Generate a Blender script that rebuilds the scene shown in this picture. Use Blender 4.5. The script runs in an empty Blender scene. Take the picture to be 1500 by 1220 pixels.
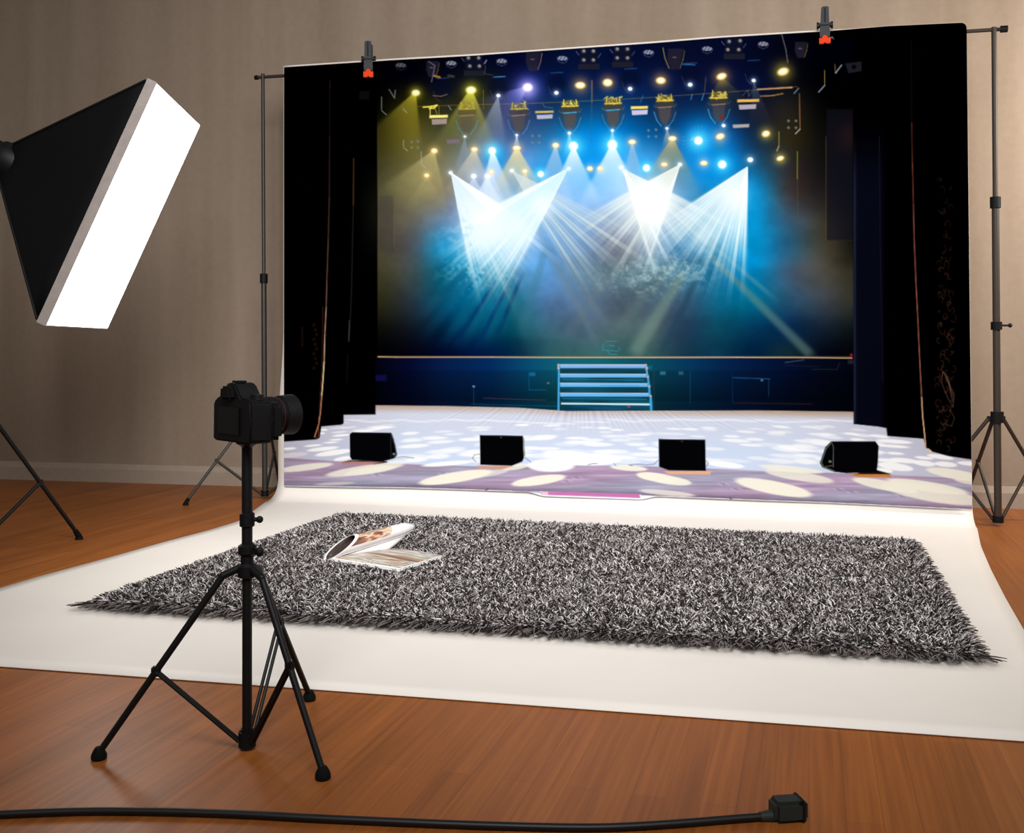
import bpy, bmesh, math, random
import numpy as np
from mathutils import Vector, Matrix
random.seed(7)
RNG = np.random.default_rng(11)
F, EYE, CX, HY = 1500.0, 0.9, 750.0, 506.0      # focal length in px, eye height, principal column, horizon row
col = bpy.context.scene.collection
PI = math.pi

def s2l(c):
    return tuple((x/12.92 if x <= .04045 else ((x+.055)/1.055)**2.4) for x in [v/255 for v in c[:3]])

def at(px, py, d):
    return Vector(((px-CX)/F*d, d, EYE-(py-HY)/F*d))
def flo(px, py, z=0.0):
    d = F*(EYE-z)/(py-HY)
    return Vector(((px-CX)/F*d, d, z))

# ------------------------------------------------------------------ materials
def mat(name, rgb, rough=.5, metal=0., spec=.5, vary=.08, scale=30, bump=0., bscale=200):
    m = bpy.data.materials.new(name); m.use_nodes = True
    nt = m.node_tree; b = nt.nodes['Principled BSDF']
    b.inputs['Roughness'].default_value = rough
    b.inputs['Metallic'].default_value = metal
    b.inputs['Specular IOR Level'].default_value = spec
    tc = nt.nodes.new('ShaderNodeTexCoord')
    n = nt.nodes.new('ShaderNodeTexNoise'); n.inputs['Scale'].default_value = scale; n.inputs['Detail'].default_value = 4
    nt.links.new(tc.outputs['Object'], n.inputs['Vector'])
    r = nt.nodes.new('ShaderNodeValToRGB'); c = s2l(rgb)
    r.color_ramp.elements[0].position = .3; r.color_ramp.elements[1].position = .7
    r.color_ramp.elements[0].color = [x*(1-vary) for x in c]+[1]
    r.color_ramp.elements[1].color = [min(1, x*(1+vary)) for x in c]+[1]
    nt.links.new(n.outputs['Fac'], r.inputs['Fac']); nt.links.new(r.outputs['Color'], b.inputs['Base Color'])
    if bump:
        n2 = nt.nodes.new('ShaderNodeTexNoise'); n2.inputs['Scale'].default_value = bscale
        nt.links.new(tc.outputs['Object'], n2.inputs['Vector'])
        bp = nt.nodes.new('ShaderNodeBump'); bp.inputs['Strength'].default_value = bump; bp.inputs['Distance'].default_value = .003
        nt.links.new(n2.outputs['Fac'], bp.inputs['Height']); nt.links.new(bp.outputs['Normal'], b.inputs['Normal'])
    return m

M = {}
M['black_metal'] = mat('black_metal', (11, 11, 12), .5, 0, .25)
M['black_plastic'] = mat('black_plastic', (8, 8, 9), .6, 0, .2, bump=.3)
M['black_nylon'] = mat('black_nylon', (6, 6, 8), .8, 0, .15, bump=.2, bscale=400)
M['rubber'] = mat('rubber', (8, 8, 8), .8, 0, .15)
M['grey_metal'] = mat('grey_metal', (52, 50, 46), .45, .3, .5)
M['brown_metal'] = mat('brown_metal', (58, 48, 40), .5, .2, .4)
M['clamp_grey'] = mat('clamp_grey', (42, 43, 47), .6, 0, .3)
M['orange'] = mat('orange_rubber', (214, 58, 3), .6, 0, .15)
M['rim_grey'] = mat('rim_grey', (150, 140, 134), .8, 0, .2)
M['red'] = mat('red_ring', (60, 6, 20), .5)
M['glass'] = mat('lens_glass', (10, 22, 18), .08, 0, 1.0)
M['screen'] = mat('dark_screen', (6, 6, 8), .35, 0, .25)
M['white_base'] = mat('rug_backing', (40, 37, 37), .95, 0, .1)
M['cable'] = mat('cable_rubber', (14, 10, 10), .45, 0, .4)
M['plug'] = mat('plug_plastic', (38, 42, 38), .6, 0, .3)

def attr_mat(name, attr, rough=1., diffuse=False, gain=1.0):
    m = bpy.data.materials.new(name); m.use_nodes = True
    nt = m.node_tree; b = nt.nodes['Principled BSDF']
    a = nt.nodes.new('ShaderNodeAttribute'); a.attribute_name = attr
    if diffuse:
        nt.nodes.remove(b); d = nt.nodes.new('ShaderNodeBsdfDiffuse'); d.inputs['Roughness'].default_value = 0
        nt.links.new(a.outputs['Color'], d.inputs['Color'])
        nt.links.new(d.outputs[0], nt.nodes['Material Output'].inputs['Surface'])
    else:
        b.inputs['Roughness'].default_value = rough; b.inputs['Specular IOR Level'].default_value = .25
        nt.links.new(a.outputs['Color'], b.inputs['Base Color'])
    return m

# ------------------------------------------------------------------ mesh helpers
class MB:
    def __init__(s): s.bm = bmesh.new()
    def box(s, c, size, rot=None, bev=0.):
        r = bmesh.ops.create_cube(s.bm, size=1)
        vs = r['verts']
        bmesh.ops.scale(s.bm, vec=size, verts=vs)
        if bev:
            es = list({e for v in vs for e in v.link_edges})
            r2 = bmesh.ops.bevel(s.bm, geom=es, offset=bev, segments=2, affect='EDGES')
            vs = list({v for v in r2['verts']} | {v for v in vs if v.is_valid})
        if rot is not None: bmesh.ops.rotate(s.bm, cent=(0, 0, 0), matrix=rot, verts=vs)
        bmesh.ops.translate(s.bm, vec=c, verts=vs)
        return s
    def cyl(s, a, b, r1, r2=None, n=14, caps=True):
        a = Vector(a); b = Vector(b); r2 = r1 if r2 is None else r2
        d = b-a; L = d.length
        q = d.to_track_quat('Z', 'Y').to_matrix().to_4x4()
        bmesh.ops.create_cone(s.bm, cap_ends=caps, segments=n, radius1=r1, radius2=r2, depth=L,
                              matrix=Matrix.Translation((a+b)/2) @ q)
        return s
    def ball(s, c, r, sc=(1, 1, 1)):
        bmesh.ops.create_uvsphere(s.bm, u_segments=16, v_segments=10, radius=r,
                                  matrix=Matrix.Translation(c) @ Matrix.Diagonal((*sc, 1)))
        return s
    def lathe(s, prof, a, d, n=28):
        """prof: list of (along, radius) about the axis a + t*d"""
        a = Vector(a); d = Vector(d).normalized()
        q = d.to_track_quat('Z', 'Y').to_matrix()
        rings = []
        for t, r in prof:
            rings.append([s.bm.verts.new(a + q @ Vector((r*math.cos(2*PI*k/n), r*math.sin(2*PI*k/n), t))) for k in range(n)])
        for i in range(len(rings)-1):
            for k in range(n):
                s.bm.faces.new((rings[i][k], rings[i][(k+1) % n], rings[i+1][(k+1) % n], rings[i+1][k]))
        s.bm.faces.new(rings[0][::-1]); s.bm.faces.new(rings[-1])
        return s
    def tube(s, pts, r, n=12):
        pts = [Vector(p) for p in pts]; rings = []
        for i, p in enumerate(pts):
            t = (pts[min(i+1, len(pts)-1)]-pts[max(i-1, 0)]).normalized()
            sx = t.cross(Vector((0, 0, 1)))
            if sx.length < 1e-4: sx = Vector((1, 0, 0))
            sx.normalize(); sy = t.cross(sx)
            rr = r[i] if isinstance(r, (list, tuple)) else r
            rings.append([s.bm.verts.new(p + sx*rr*math.cos(2*PI*k/n) + sy*rr*math.sin(2*PI*k/n)) for k in range(n)])
        for i in range(len(rings)-1):
            for k in range(n):
                s.bm.faces.new((rings[i][k], rings[i][(k+1) % n], rings[i+1][(k+1) % n], rings[i+1][k]))
        s.bm.faces.new(rings[0][::-1]); s.bm.faces.new(rings[-1])
        return s
    def prism(s, outline, y0, y1, bev=0.):
        """outline in (x, z), extruded along y"""
        f = s.bm.faces.new([s.bm.verts.new((x, y0, z)) for x, z in outline])
        r = bmesh.ops.extrude_face_region(s.bm, geom=[f])
        vs = [v for v in r['geom'] if isinstance(v, bmesh.types.BMVert)]
        bmesh.ops.translate(s.bm, vec=(0, y1-y0, 0), verts=vs)
        if bev:
            allv = list(f.verts)+vs
            es = list({e for v in allv for e in v.link_edges})
            bmesh.ops.bevel(s.bm, geom=es, offset=bev, segments=2, affect='EDGES')
        return s
    def quadgrid(s, P):
        g = [[s.bm.verts.new(p) for p in row] for row in P]
        for i in range(len(g)-1):
            for j in range(len(g[0])-1):
                s.bm.faces.new((g[i][j], g[i][j+1], g[i+1][j+1], g[i+1][j]))
        return s
    def xf(s, m):
        bmesh.ops.transform(s.bm, matrix=m, verts=s.bm.verts); return s
    def build(s, name, m, parent=None, smooth=True, loc=None):
        bmesh.ops.recalc_face_normals(s.bm, faces=s.bm.faces)
        me = bpy.data.meshes.new(name)
        if loc is not None: bmesh.ops.translate(s.bm, vec=-Vector(loc), verts=s.bm.verts)
        s.bm.to_mesh(me); s.bm.free()
        if smooth:
            me.polygons.foreach_set('use_smooth', [True]*len(me.polygons))
            me.set_sharp_from_angle(angle=math.radians(40))
        me.materials.append(m)
        o = bpy.data.objects.new(name, me); col.objects.link(o)
        if loc is not None: o.location = loc
        if parent is not None: o.parent = parent; o.matrix_parent_inverse = Matrix.Identity(4)
        return o

def tag(o, label=None, cat=None, group=None, kind=None):
    if label: o['label'] = label
    if cat: o['category'] = cat
    if group: o['group'] = group
    if kind: o['kind'] = kind
    return o
def empty(name, loc=(0, 0, 0), rz=0):
    o = bpy.data.objects.new(name, None); col.objects.link(o)
    o.location = loc; o.rotation_euler = (0, 0, rz); o.empty_display_size = .1
    return o

def np_mesh(name, co, faces, colr=None, attr='print', parent=None, m=None, smooth=False):
    """faces: (n, k) int array with one k"""
    me = bpy.data.meshes.new(name)
    n, k = faces.shape
    me.vertices.add(len(co)); me.vertices.foreach_set('co', np.ascontiguousarray(co, np.float32).ravel())
    me.loops.add(n*k); me.loops.foreach_set('vertex_index', np.ascontiguousarray(faces, np.int32).ravel())
    me.polygons.add(n); me.polygons.foreach_set('loop_start', np.arange(0, n*k, k, dtype=np.int32))
    if smooth: me.polygons.foreach_set('use_smooth', np.ones(n, bool))
    me.update(calc_edges=True)
    if colr is not None:
        a = me.color_attributes.new(attr, 'FLOAT_COLOR', 'POINT')
        c4 = np.ones((len(co), 4), np.float32); c4[:, :3] = colr
        a.data.foreach_set('color', c4.ravel())
    me.materials.append(m)
    o = bpy.data.objects.new(name, me); col.objects.link(o)
    if parent is not None: o.parent = parent
    return o

# ================================================================== ROOM
wA, wB = Vector((-3.46, 6.92, 0)), Vector((2.82, 5.65, 0))
wd = (wB-wA).normalized(); wn = Vector((wd.y, -wd.x, 0))      # wn points towards the camera
if wn.y > 0: wn = -wn
def wall_material():
    m = mat('plaster_wall', (158, 142, 128), .9, 0, .2)
    nt = m.node_tree; b = nt.nodes['Principled BSDF']
    tc = nt.nodes.new('ShaderNodeTexCoord'); mp = nt.nodes.new('ShaderNodeMapping')
    mp.inputs['Scale'].default_value = (2.2, 2.2, .12)
    nt.links.new(tc.outputs['Object'], mp.inputs['Vector'])
    n1 = nt.nodes.new('ShaderNodeTexNoise'); n1.inputs['Scale'].default_value = 2.2; n1.inputs['Detail'].default_value = 5
    nt.links.new(mp.outputs[0], n1.inputs['Vector'])
    n2 = nt.nodes.new('ShaderNodeTexNoise'); n2.inputs['Scale'].default_value = 26; n2.inputs['Detail'].default_value = 6
    nt.links.new(tc.outputs['Object'], n2.inputs['Vector'])
    mx = nt.nodes.new('ShaderNodeMix'); mx.data_type = 'FLOAT'; mx.inputs[0].default_value = .25
    nt.links.new(n1.outputs['Fac'], mx.inputs[2]); nt.links.new(n2.outputs['Fac'], mx.inputs[3])
    r = nt.nodes.new('ShaderNodeValToRGB')
    r.color_ramp.elements[0].position = .3; r.color_ramp.elements[1].position = .7
    r.color_ramp.elements[0].color = (*s2l((136, 119, 102)), 1)
    r.color_ramp.elements[1].color = (*s2l((157, 140, 123)), 1)
    nt.links.new(mx.outputs[0], r.inputs['Fac']); nt.links.new(r.outputs[0], b.inputs['Base Color'])
    return m
M['wall'] = wall_material()
M['trim'] = mat('trim_paint', (160, 144, 128), .55, 0, .4, vary=.04)

def along(o, L, a0, a1, thick, z0, z1, name, m, inset=0.):
    """box on the wall line from a0 to a1 metres, thickness behind/in front of the wall face"""
    mb = MB(); A = wA+wd*a0; B = wA+wd*a1
    c = (A+B)/2 + wn*(inset+thick/2); c.z = (z0+z1)/2
    ang = math.atan2(wd.y, wd.x)
    mb.box(c, ((B-A).length, abs(thick), z1-z0), Matrix.Rotation(ang, 3, 'Z'))
    ob = mb.build(name, m, smooth=False); ob['kind'] = 'structure'
    return ob
along(None, None, -4, 12, -.15, 0, 3.9, 'wall_back', M['wall'])
mb = MB(); ang = math.atan2(wd.y, wd.x)
prof = [(0, 0), (.018, 0), (.018, .085), (.012, .1), (.006, .118), (0, .12)]
P = []
for a in (-4, 12):
    base = wA+wd*a
    P.append([base+wn*(p[0]+.001)+Vector((0, 0, p[1])) for p in prof])
mb.quadgrid(P); b0 = mb.build('baseboard_back', M['trim'], smooth=False); b0['kind'] = 'structure'
sm = b0.modifiers.new('s', 'SOLIDIFY'); sm.thickness = .002

def floor_material():
    m = bpy.data.materials.new('laminate_floor'); m.use_nodes = True
    nt = m.node_tree; b = nt.nodes['Principled BSDF']; N = nt.nodes.new; L = nt.links.new
    tc = N('ShaderNodeTexCoord'); mp = N('ShaderNodeMapping')
    mp.inputs['Rotation'].default_value = (0, 0, -math.atan2(1, .29))      # planks run away from the viewer, to the right
    L(tc.outputs['Object'], mp.inputs['Vector'])
    br = N('ShaderNodeTexBrick'); br.offset = .37; br.inputs['Scale'].default_value = 1
    br.inputs['Brick Width'].default_value = 1.25; br.inputs['Row Height'].default_value = .068
    br.inputs['Mortar Size'].default_value = .0012; br.inputs['Mortar Smooth'].default_value = .3
    br.inputs['Color1'].default_value = (0, 0, 0, 1); br.inputs['Color2'].default_value = (1, 1, 1, 1); br.inputs['Mortar'].default_value = (.5, .5, .5, 1)
    L(mp.outputs[0], br.inputs['Vector'])
    mp2 = N('ShaderNodeMapping'); mp2.inputs['Scale'].default_value = (1.0, 40, 1); L(mp.outputs[0], mp2.inputs['Vector'])
    n = N('ShaderNodeTexNoise'); n.inputs['Scale'].default_value = 1.6; n.inputs['Detail'].default_value = 8; n.inputs['Roughness'].default_value = .62
    L(mp2.outputs[0], n.inputs['Vector'])
    w = N('ShaderNodeTexNoise'); w.inputs['Scale'].default_value = 1.1; w.inputs['Detail'].default_value = 3
    mp3 = N('ShaderNodeMapping'); mp3.inputs['Scale'].default_value = (.7, 6, 1); L(mp.outputs[0], mp3.inputs['Vector']); L(mp3.outputs[0], w.inputs['Vector'])
    mx = N('ShaderNodeMix'); mx.data_type = 'FLOAT'; mx.inputs[0].default_value = .14
    L(n.outputs['Fac'], mx.inputs[2]); L(br.outputs['Color'], mx.inputs[3])
    mx2 = N('ShaderNodeMix'); mx2.data_type = 'FLOAT'; mx2.inputs[0].default_value = .35
    L(mx.outputs[0], mx2.inputs[2]); L(w.outputs['Fac'], mx2.inputs[3])
    r = N('ShaderNodeValToRGB'); e = r.color_ramp.elements
    e[0].position = .28; e[0].color = (*s2l((116, 66, 27)), 1)
    e[1].position = .72; e[1].color = (*s2l((178, 106, 48)), 1)
    k = e.new(.5); k.color = (*s2l((150, 86, 37)), 1)
    L(mx2.outputs[0], r.inputs['Fac'])
    dk = N('ShaderNodeMix'); dk.data_type = 'RGBA'; dk.blend_type = 'MIX'; dk.inputs[7].default_value = (*s2l((84, 50, 28)), 1)
    sc = N('ShaderNodeMath'); sc.operation = 'MULTIPLY'; sc.inputs[1].default_value = .35; L(br.outputs['Fac'], sc.inputs[0])
    L(sc.outputs[0], dk.inputs[0]); L(r.outputs[0], dk.inputs[6]); L(dk.outputs[2], b.inputs['Base Color'])
    b.inputs['Roughness'].default_value = .42; b.inputs['Specular IOR Level'].default_value = .24
    bp = N('ShaderNodeBump'); bp.inputs['Strength'].default_value = .15; bp.inputs['Distance'].default_value = .002
    L(n.outputs['Fac'], bp.inputs['Height']); L(bp.outputs[0], b.inputs['Normal'])
    return m
M['floor'] = floor_material()
fl = MB().quadgrid([[Vector((-9, -3, 0)), Vector((9, -3, 0))], [Vector((-9, 9, 0)), Vector((9, 9, 0))]]).build('floor', M['floor'], smooth=False)
fl['kind'] = 'structure'

# ================================================================== PLANE OF THE HANGING CLOTHS
P0 = Vector((-1.323, 5.94, 0)); E_ = Vector((3.613, -.84, 0)).normalized(); Nf = Vector((E_.y, -E_.x, 0))
if Nf.y > 0: Nf = -Nf                         # towards the camera
def plane_depth(px, back=0.):
    p = P0 - Nf*back
    n = -Nf; c = n.x*p.x + n.y*p.y
    return c/(n.y + n.x*(px-CX)/F)

# ================================================================== THE PRINT
#@@PAINT@@
X0, Y0, IW, IH = 408, 24, 1026, 734
XX, YY = np.meshgrid(np.arange(IW)+X0+0.0, np.arange(IH)+Y0+0.0)
IMG = np.zeros((IH, IW, 3))
def sm(x, a, b):
    t = np.clip((x-a)/(b-a), 0, 1); return t*t*(3-2*t)
def win(x0, y0, x1, y1, pad=3):
    a = max(0, int(x0-pad-X0)); b = min(IW, int(x1+pad-X0)+1); c = max(0, int(y0-pad-Y0)); d = min(IH, int(y1+pad-Y0)+1)
    return slice(c, d), slice(a, b)
def over(w, m, c, k=1.):
    a = (np.clip(m, 0, 1)*k)[..., None]; c = np.array(c, float)/255
    IMG[w] = IMG[w]*(1-a)+c*a
def screen(w, m, c, k=1.):
    a = (np.clip(m, 0, 1)*k)[..., None]*(np.array(c, float)/255)
    IMG[w] = 1-(1-np.clip(IMG[w], 0, 1))*(1-a)
def poly_m(pts, w, soft=.6):
    x, y = XX[w], YY[w]; n = len(pts); ins = np.zeros(x.shape, bool); dm = np.full(x.shape, 1e9)
    for i in range(n):
        (xa, ya), (xb, yb) = pts[i], pts[(i+1) % n]
        dx, dy = xb-xa, yb-ya; t = np.clip(((x-xa)*dx+(y-ya)*dy)/(dx*dx+dy*dy+1e-9), 0, 1)
        dm = np.minimum(dm, np.hypot(x-xa-t*dx, y-ya-t*dy))
        if ya != yb: ins ^= ((ya > y) != (yb > y)) & (x < (xb-xa)*(y-ya)/(yb-ya)+xa)
    return sm(np.where(ins, dm, -dm), -soft, soft)
def poly(pts, c, k=1., soft=.6):
    xs = [p[0] for p in pts]; ys = [p[1] for p in pts]; w = win(min(xs), min(ys), max(xs), max(ys), 3+soft); over(w, poly_m(pts, w, soft), c, k)
def line(pts, c, wd=1., k=1., c2=None, scr=False):
    n = len(pts)-1
    for i in range(n):
        (xa, ya), (xb, yb) = pts[i], pts[i+1]
        w = win(min(xa, xb), min(ya, yb), max(xa, xb), max(ya, yb), 3+wd); x, y = XX[w], YY[w]
        dx, dy = xb-xa, yb-ya; t = np.clip(((x-xa)*dx+(y-ya)*dy)/(dx*dx+dy*dy+1e-9), 0, 1)
        d = np.hypot(x-xa-t*dx, y-ya-t*dy); cc = np.array(c, float)
        if c2 is not None: f = (i+.5)/n; cc = cc*(1-f)+np.array(c2, float)*f
        (screen if scr else over)(w, sm(wd/2+.5-d, 0, 1), cc, k)
def ell(cx, cy, rx, ry, c, rot=0., k=1., soft=.25, scr=False):
    R = max(rx, ry)*(1+soft)+2; w = win(cx-R, cy-R, cx+R, cy+R); x, y = XX[w]-cx, YY[w]-cy; a = math.radians(rot)
    u = x*math.cos(a)+y*math.sin(a); v = -x*math.sin(a)+y*math.cos(a)
    d = np.sqrt((u/rx)**2+(v/ry)**2); s = max(soft, .6/min(rx, ry))
    (screen if scr else over)(w, 1-sm(d, 1-s, 1+s), c, k)
def glow(cx, cy, r, c, k=1., scr=True):
    w = win(cx-3*r, cy-3*r, cx+3*r, cy+3*r); d2 = ((XX[w]-cx)**2+(YY[w]-cy)**2)/(r*r)
    (screen if scr else over)(w, np.exp(-d2), c, k)
def vnoise(sx, sy, seed):
    g = np.random.default_rng(seed); nx, ny = int(IW/sx)+3, int(IH/sy)+3; G = g.random((ny, nx))
    fx = np.arange(IW)/sx; fy = np.arange(IH)/sy; ix = fx.astype(int); iy = fy.astype(int)
    tx = fx-ix; ty = fy-iy; tx = tx*tx*(3-2*tx); ty = (ty*ty*(3-2*ty))[:, None]
    a = G[iy][:, ix]*(1-tx)+G[iy][:, ix+1]*tx; b = G[iy+1][:, ix]*(1-tx)+G[iy+1][:, ix+1]*tx
    return a*(1-ty)+b*ty
def cubic(G, gx, gy):
    """Catmull-Rom surface through the colour samples"""
    def w4(t): return np.stack([-.5*t+t*t-.5*t**3, 1-2.5*t*t+1.5*t**3, .5*t+2*t*t-1.5*t**3, -.5*t*t+.5*t**3], -1)
    def ax(n, g): i = np.clip(g.astype(int), 0, n-2); t = np.clip(g-i, 0, 1); return np.clip(np.stack([i-1, i, i+1, i+2], -1), 0, n-1), w4(t)
    ix, wx = ax(G.shape[1], gx); iy, wy = ax(G.shape[0], gy)
    R = (G[:, ix]*wx[None, :, :, None]).sum(2)                    # rows, IW, 3
    return (R[iy]*wy[:, :, None, None]).sum(1)

# --- haze colours read from the stage picture, every 50 px across and 40 px down
HZ = """0,0,0 0,0,0 3,3,10 0,5,30 3,8,45 5,15,50 5,20,60 5,15,55 5,15,50 8,15,45 5,12,45 5,10,35 3,5,15 0,0,0 0,0,0
0,0,0 5,5,8 10,12,25 20,25,20 10,20,60 5,25,75 5,25,70 5,25,75 8,25,70 8,20,60 8,18,55 5,15,50 8,10,20 0,0,0 0,0,0
5,5,0 46,44,10 40,42,24 50,50,25 40,55,100 20,50,90 10,60,105 10,65,120 8,45,90 8,35,75 8,35,75 15,20,40 30,28,25 5,5,5 0,0,0
35,32,10 82,78,32 72,74,55 75,90,110 60,90,140 40,100,150 10,120,190 5,120,195 10,90,150 10,60,115 10,85,155 15,40,70 40,36,22 12,12,10 3,3,3
55,52,30 100,95,60 110,110,92 120,150,190 100,140,195 80,160,220 100,185,240 110,190,245 80,160,220 60,115,165 10,130,200 20,80,120 40,42,45 18,16,16 6,6,8
75,72,50 108,104,72 122,118,104 105,145,205 90,150,215 110,165,225 130,175,235 125,180,235 95,160,215 70,135,190 10,125,180 5,140,205 55,58,62 30,27,28 10,10,14
75,70,55 92,92,86 85,120,160 80,150,215 100,165,225 95,155,218 85,135,195 90,120,165 90,140,190 70,135,185 30,130,185 5,150,215 50,85,110 50,48,42 14,14,14
72,68,48 72,82,90 20,135,188 40,145,205 90,155,210 85,150,212 80,120,165 85,92,112 95,125,155 45,115,165 25,125,175 0,140,200 35,95,130 65,65,55 18,18,14
62,58,36 56,72,74 0,90,122 0,118,165 60,130,175 85,145,200 84,118,144 88,112,124 100,134,146 60,112,138 15,105,150 0,125,180 55,85,110 72,72,68 45,45,30
42,40,20 36,52,62 0,78,110 0,98,138 25,105,135 75,115,160 82,110,140 72,90,106 66,88,104 50,82,108 10,90,122 0,100,135 35,82,112 58,68,78 48,48,40
12,12,6 12,20,30 0,36,66 0,62,92 5,66,84 55,95,116 70,95,116 75,98,104 70,92,98 35,60,86 10,72,96 3,55,88 5,38,72 18,32,48 13,18,18
0,0,0 2,2,15 0,8,38 0,20,60 3,34,62 34,78,86 50,90,92 46,90,92 50,84,86 22,56,76 8,52,78 0,30,60 14,38,46 3,8,20 2,3,5"""
G = np.array([[[float(v) for v in c.split(',')] for c in r.split()] for r in HZ.split('\n')])/255
gx = (XX[0]-553)/50; gx = np.clip(gx, 0, 13.95); gy = np.clip((YY[:, 0]-80)/40, 0, 10.99)
IMG[:] = np.clip(cubic(G, gx, gy), 0, 1)
nz = .5*vnoise(46, 30, 1)+.3*vnoise(20, 15, 2)+.2*vnoise(8, 7, 3)
IMG *= (1+.30*(nz-.5)*sm(YY, 180, 260))[..., None]

# --- lighting rig
over(win(553, 60, 1250, 150), (1-sm(YY[win(553, 60, 1250, 150)], 60, 150))*.35, (0, 2, 22))
for px, py, r, k in ((855, 240, 50, .75), (725, 225, 16, .95), (725, 238, 14, .8), (1025, 205, 32, .85), (1030, 240, 42, .6), (1058, 241, 20, .7), (946, 246, 17, .8), (792, 252, 13, .7), (895, 225, 26, .5), (840, 228, 24, .5), (873, 225, 30, .5)):
    glow(px, py, r, (0, 140, 225), k, False)
def cone(sx, sy, a0, a1, L, c, k, p=1.5):
    w = win(sx-L*2.8, sy-2, sx+L*2.8, sy+L*2.8); x, y = XX[w]-sx, YY[w]-sy; r = np.hypot(x, y)+.01; th = np.degrees(np.arctan2(y, x))
    e = sm(th, a0-4, a0+5)*sm(-th, -a1-5, -a1+4)
    over(w, e*np.exp(-(r/L)**p)*sm(r, 0, 4), c, k)
cone(609, 133, 84, 138, 60, (165, 150, 42), .85)
cone(690, 128, 66, 124, 56, (200, 192, 66), .9); cone(730, 140, 80, 118, 46, (165, 185, 190), .7)
cone(773, 126, 112, 165, 46, (120, 125, 225), .7); cone(681, 200, 78, 108, 40, (140, 160, 190), .55)
cone(636, 219, 76, 144, 56, (186, 174, 116), .75); cone(625, 256, 58, 124, 36, (168, 162, 110), .4)
cone(695, 216, 66, 124, 46, (214, 202, 178), .75); cone(721, 216, 66, 104, 62, (226, 240, 255), .95)
cone(757, 214, 58, 120, 60, (228, 214, 150), .85); cone(757, 196, 76, 104, 16, (230, 235, 225), .8)
cone(814, 211, 72, 112, 62, (196, 205, 225), .65); cone(840, 212, 64, 114, 66, (228, 240, 255), .95); cone(834, 194, 74, 104, 20, (150, 215, 250), .8)
cone(897, 208, 62, 118, 74, (228, 240, 255), .95); cone(897, 190, 74, 104, 24, (150, 215, 250), .8)
cone(926, 206, 72, 104, 66, (176, 188, 205), .6); cone(985, 200, 62, 124, 58, (160, 150, 104), .9); cone(977, 187, 70, 104, 20, (190, 200, 200), .6)
cone(714, 258, 60, 120, 46, (225, 240, 255), .7); cone(694, 258, 60, 120, 46, (205, 225, 250), .6); cone(720, 250, 66, 110, 44, (205, 228, 255), .6); cone(769, 250, 66, 110, 30, (225, 215, 180), .6)
cone(1104, 118, 66, 96, 34, (100, 120, 130), .5); cone(1057, 112, 40, 120, 32, (90, 90, 40), .55); cone(1055, 200, 60, 125, 18, (110, 110, 90), .3)
# --- fans of beams: (source, first angle, last angle, reach, strength, seed, tint)
def fan(sx, sy, a0, a1, reach, k, seed, tint=(236, 248, 250), n=13, sat=.5, pw=3.0, depth=.8, edge=1.6):
    w = win(sx-reach*2, sy-4, sx+reach*2, sy+reach*2); x, y = XX[w]-sx, YY[w]-sy
    r = np.hypot(x, y)+.01; th = np.degrees(np.arctan2(y, x)); g = np.random.default_rng(seed)
    t = (th-a0)/(a1-a0)*n; i = np.clip(np.floor(t).astype(int), 0, n-1); f = t-np.floor(t)
    lv = 1-depth*g.random(n)**1.4*.85; ln = .84+.28*g.random(n); lv = lv[i]; ln = ln[i]*reach
    gap = sm(f, 0, .22)*sm(1-f, 0, .22)
    cs = np.clip(r/(reach*sat), 0, 1)**1.9                              # rays separate as they leave the source
    prof = (1-cs)+cs*(lv*(.42+.58*gap))
    A = k*np.exp(-(r/ln)**pw)*prof
    e = sm(th, a0-edge, a0+edge)*sm(-th, -a1-edge, -a1+edge)
    over(w, A*e*sm(r, 0, 3), tint)
def ray(sx, sy, ex, ey, w0, w1, c, k, fade=.6, start=0.):
    w = win(min(sx, ex)-w1*2, min(sy, ey)-2, max(sx, ex)+w1*2, max(sy, ey)+w1)
    L = math.hypot(ex-sx, ey-sy); ux, uy = (ex-sx)/L, (ey-sy)/L; x, y = XX[w]-sx, YY[w]-sy
    t = (x*ux+y*uy)/L; d = np.abs(-x*uy+y*ux); wd = w0+(w1-w0)*np.clip(t, 0, 1)
    over(w, np.exp(-(d/wd)**3)*sm(t, start, start+.12)*(1-sm(t, fade, 1.0)), c, k)
# long faint rays first
for ex, ey, c, k in ((610, 505, (20, 95, 130), .25), (640, 518, (10, 90, 120), .4), (668, 520, (12, 90, 115), .45), (700, 520, (10, 90, 120), .4), (600, 480, (40, 80, 100), .2)):
    ray(815, 262, ex, ey, 2, 9, c, k, .8, .45)
for ex, ey in ((655, 518), (690, 519), (722, 500)): ray(822, 262, ex+3, ey, 1.2, 4.2, (4, 38, 88), .55, .9, .55)
ray(660, 254, 790, 520, 2, 14, (40, 98, 110), .35, .85, .5); ray(660, 254, 745, 500, 2, 9, (10, 85, 120), .5, .8, .5)
ray(749, 251, 850, 470, 2, 9, (95, 130, 165), .4, .8, .3)
ray(1095, 245, 925, 525, 2, 12, (112, 138, 128), .6, .95, .50); ray(1095, 245, 965, 528, 2, 7, (30, 62, 84), .55, .93, .55)
ray(1095, 245, 890, 500, 2, 9, (90, 112, 112), .35, .85, .5)
ray(912, 248, 1196, 528, 2, 8, (100, 132, 128), .55, .95, .40); ray(912, 248, 1150, 450, 2, 4, (70, 140, 165), .6, .8, .3)
ray(996, 240, 820, 510, 2, 9, (92, 108, 112), .3, .85, .3)
ray(833, 247, 760, 500, 2, 9, (60, 110, 130), .35, .85, .4)
for ex, ey in ((856, 528), (872, 500)): ray(749, 251, ex+30, ey, 2, 6, (100, 120, 130), .35, .8, .4)
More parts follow.
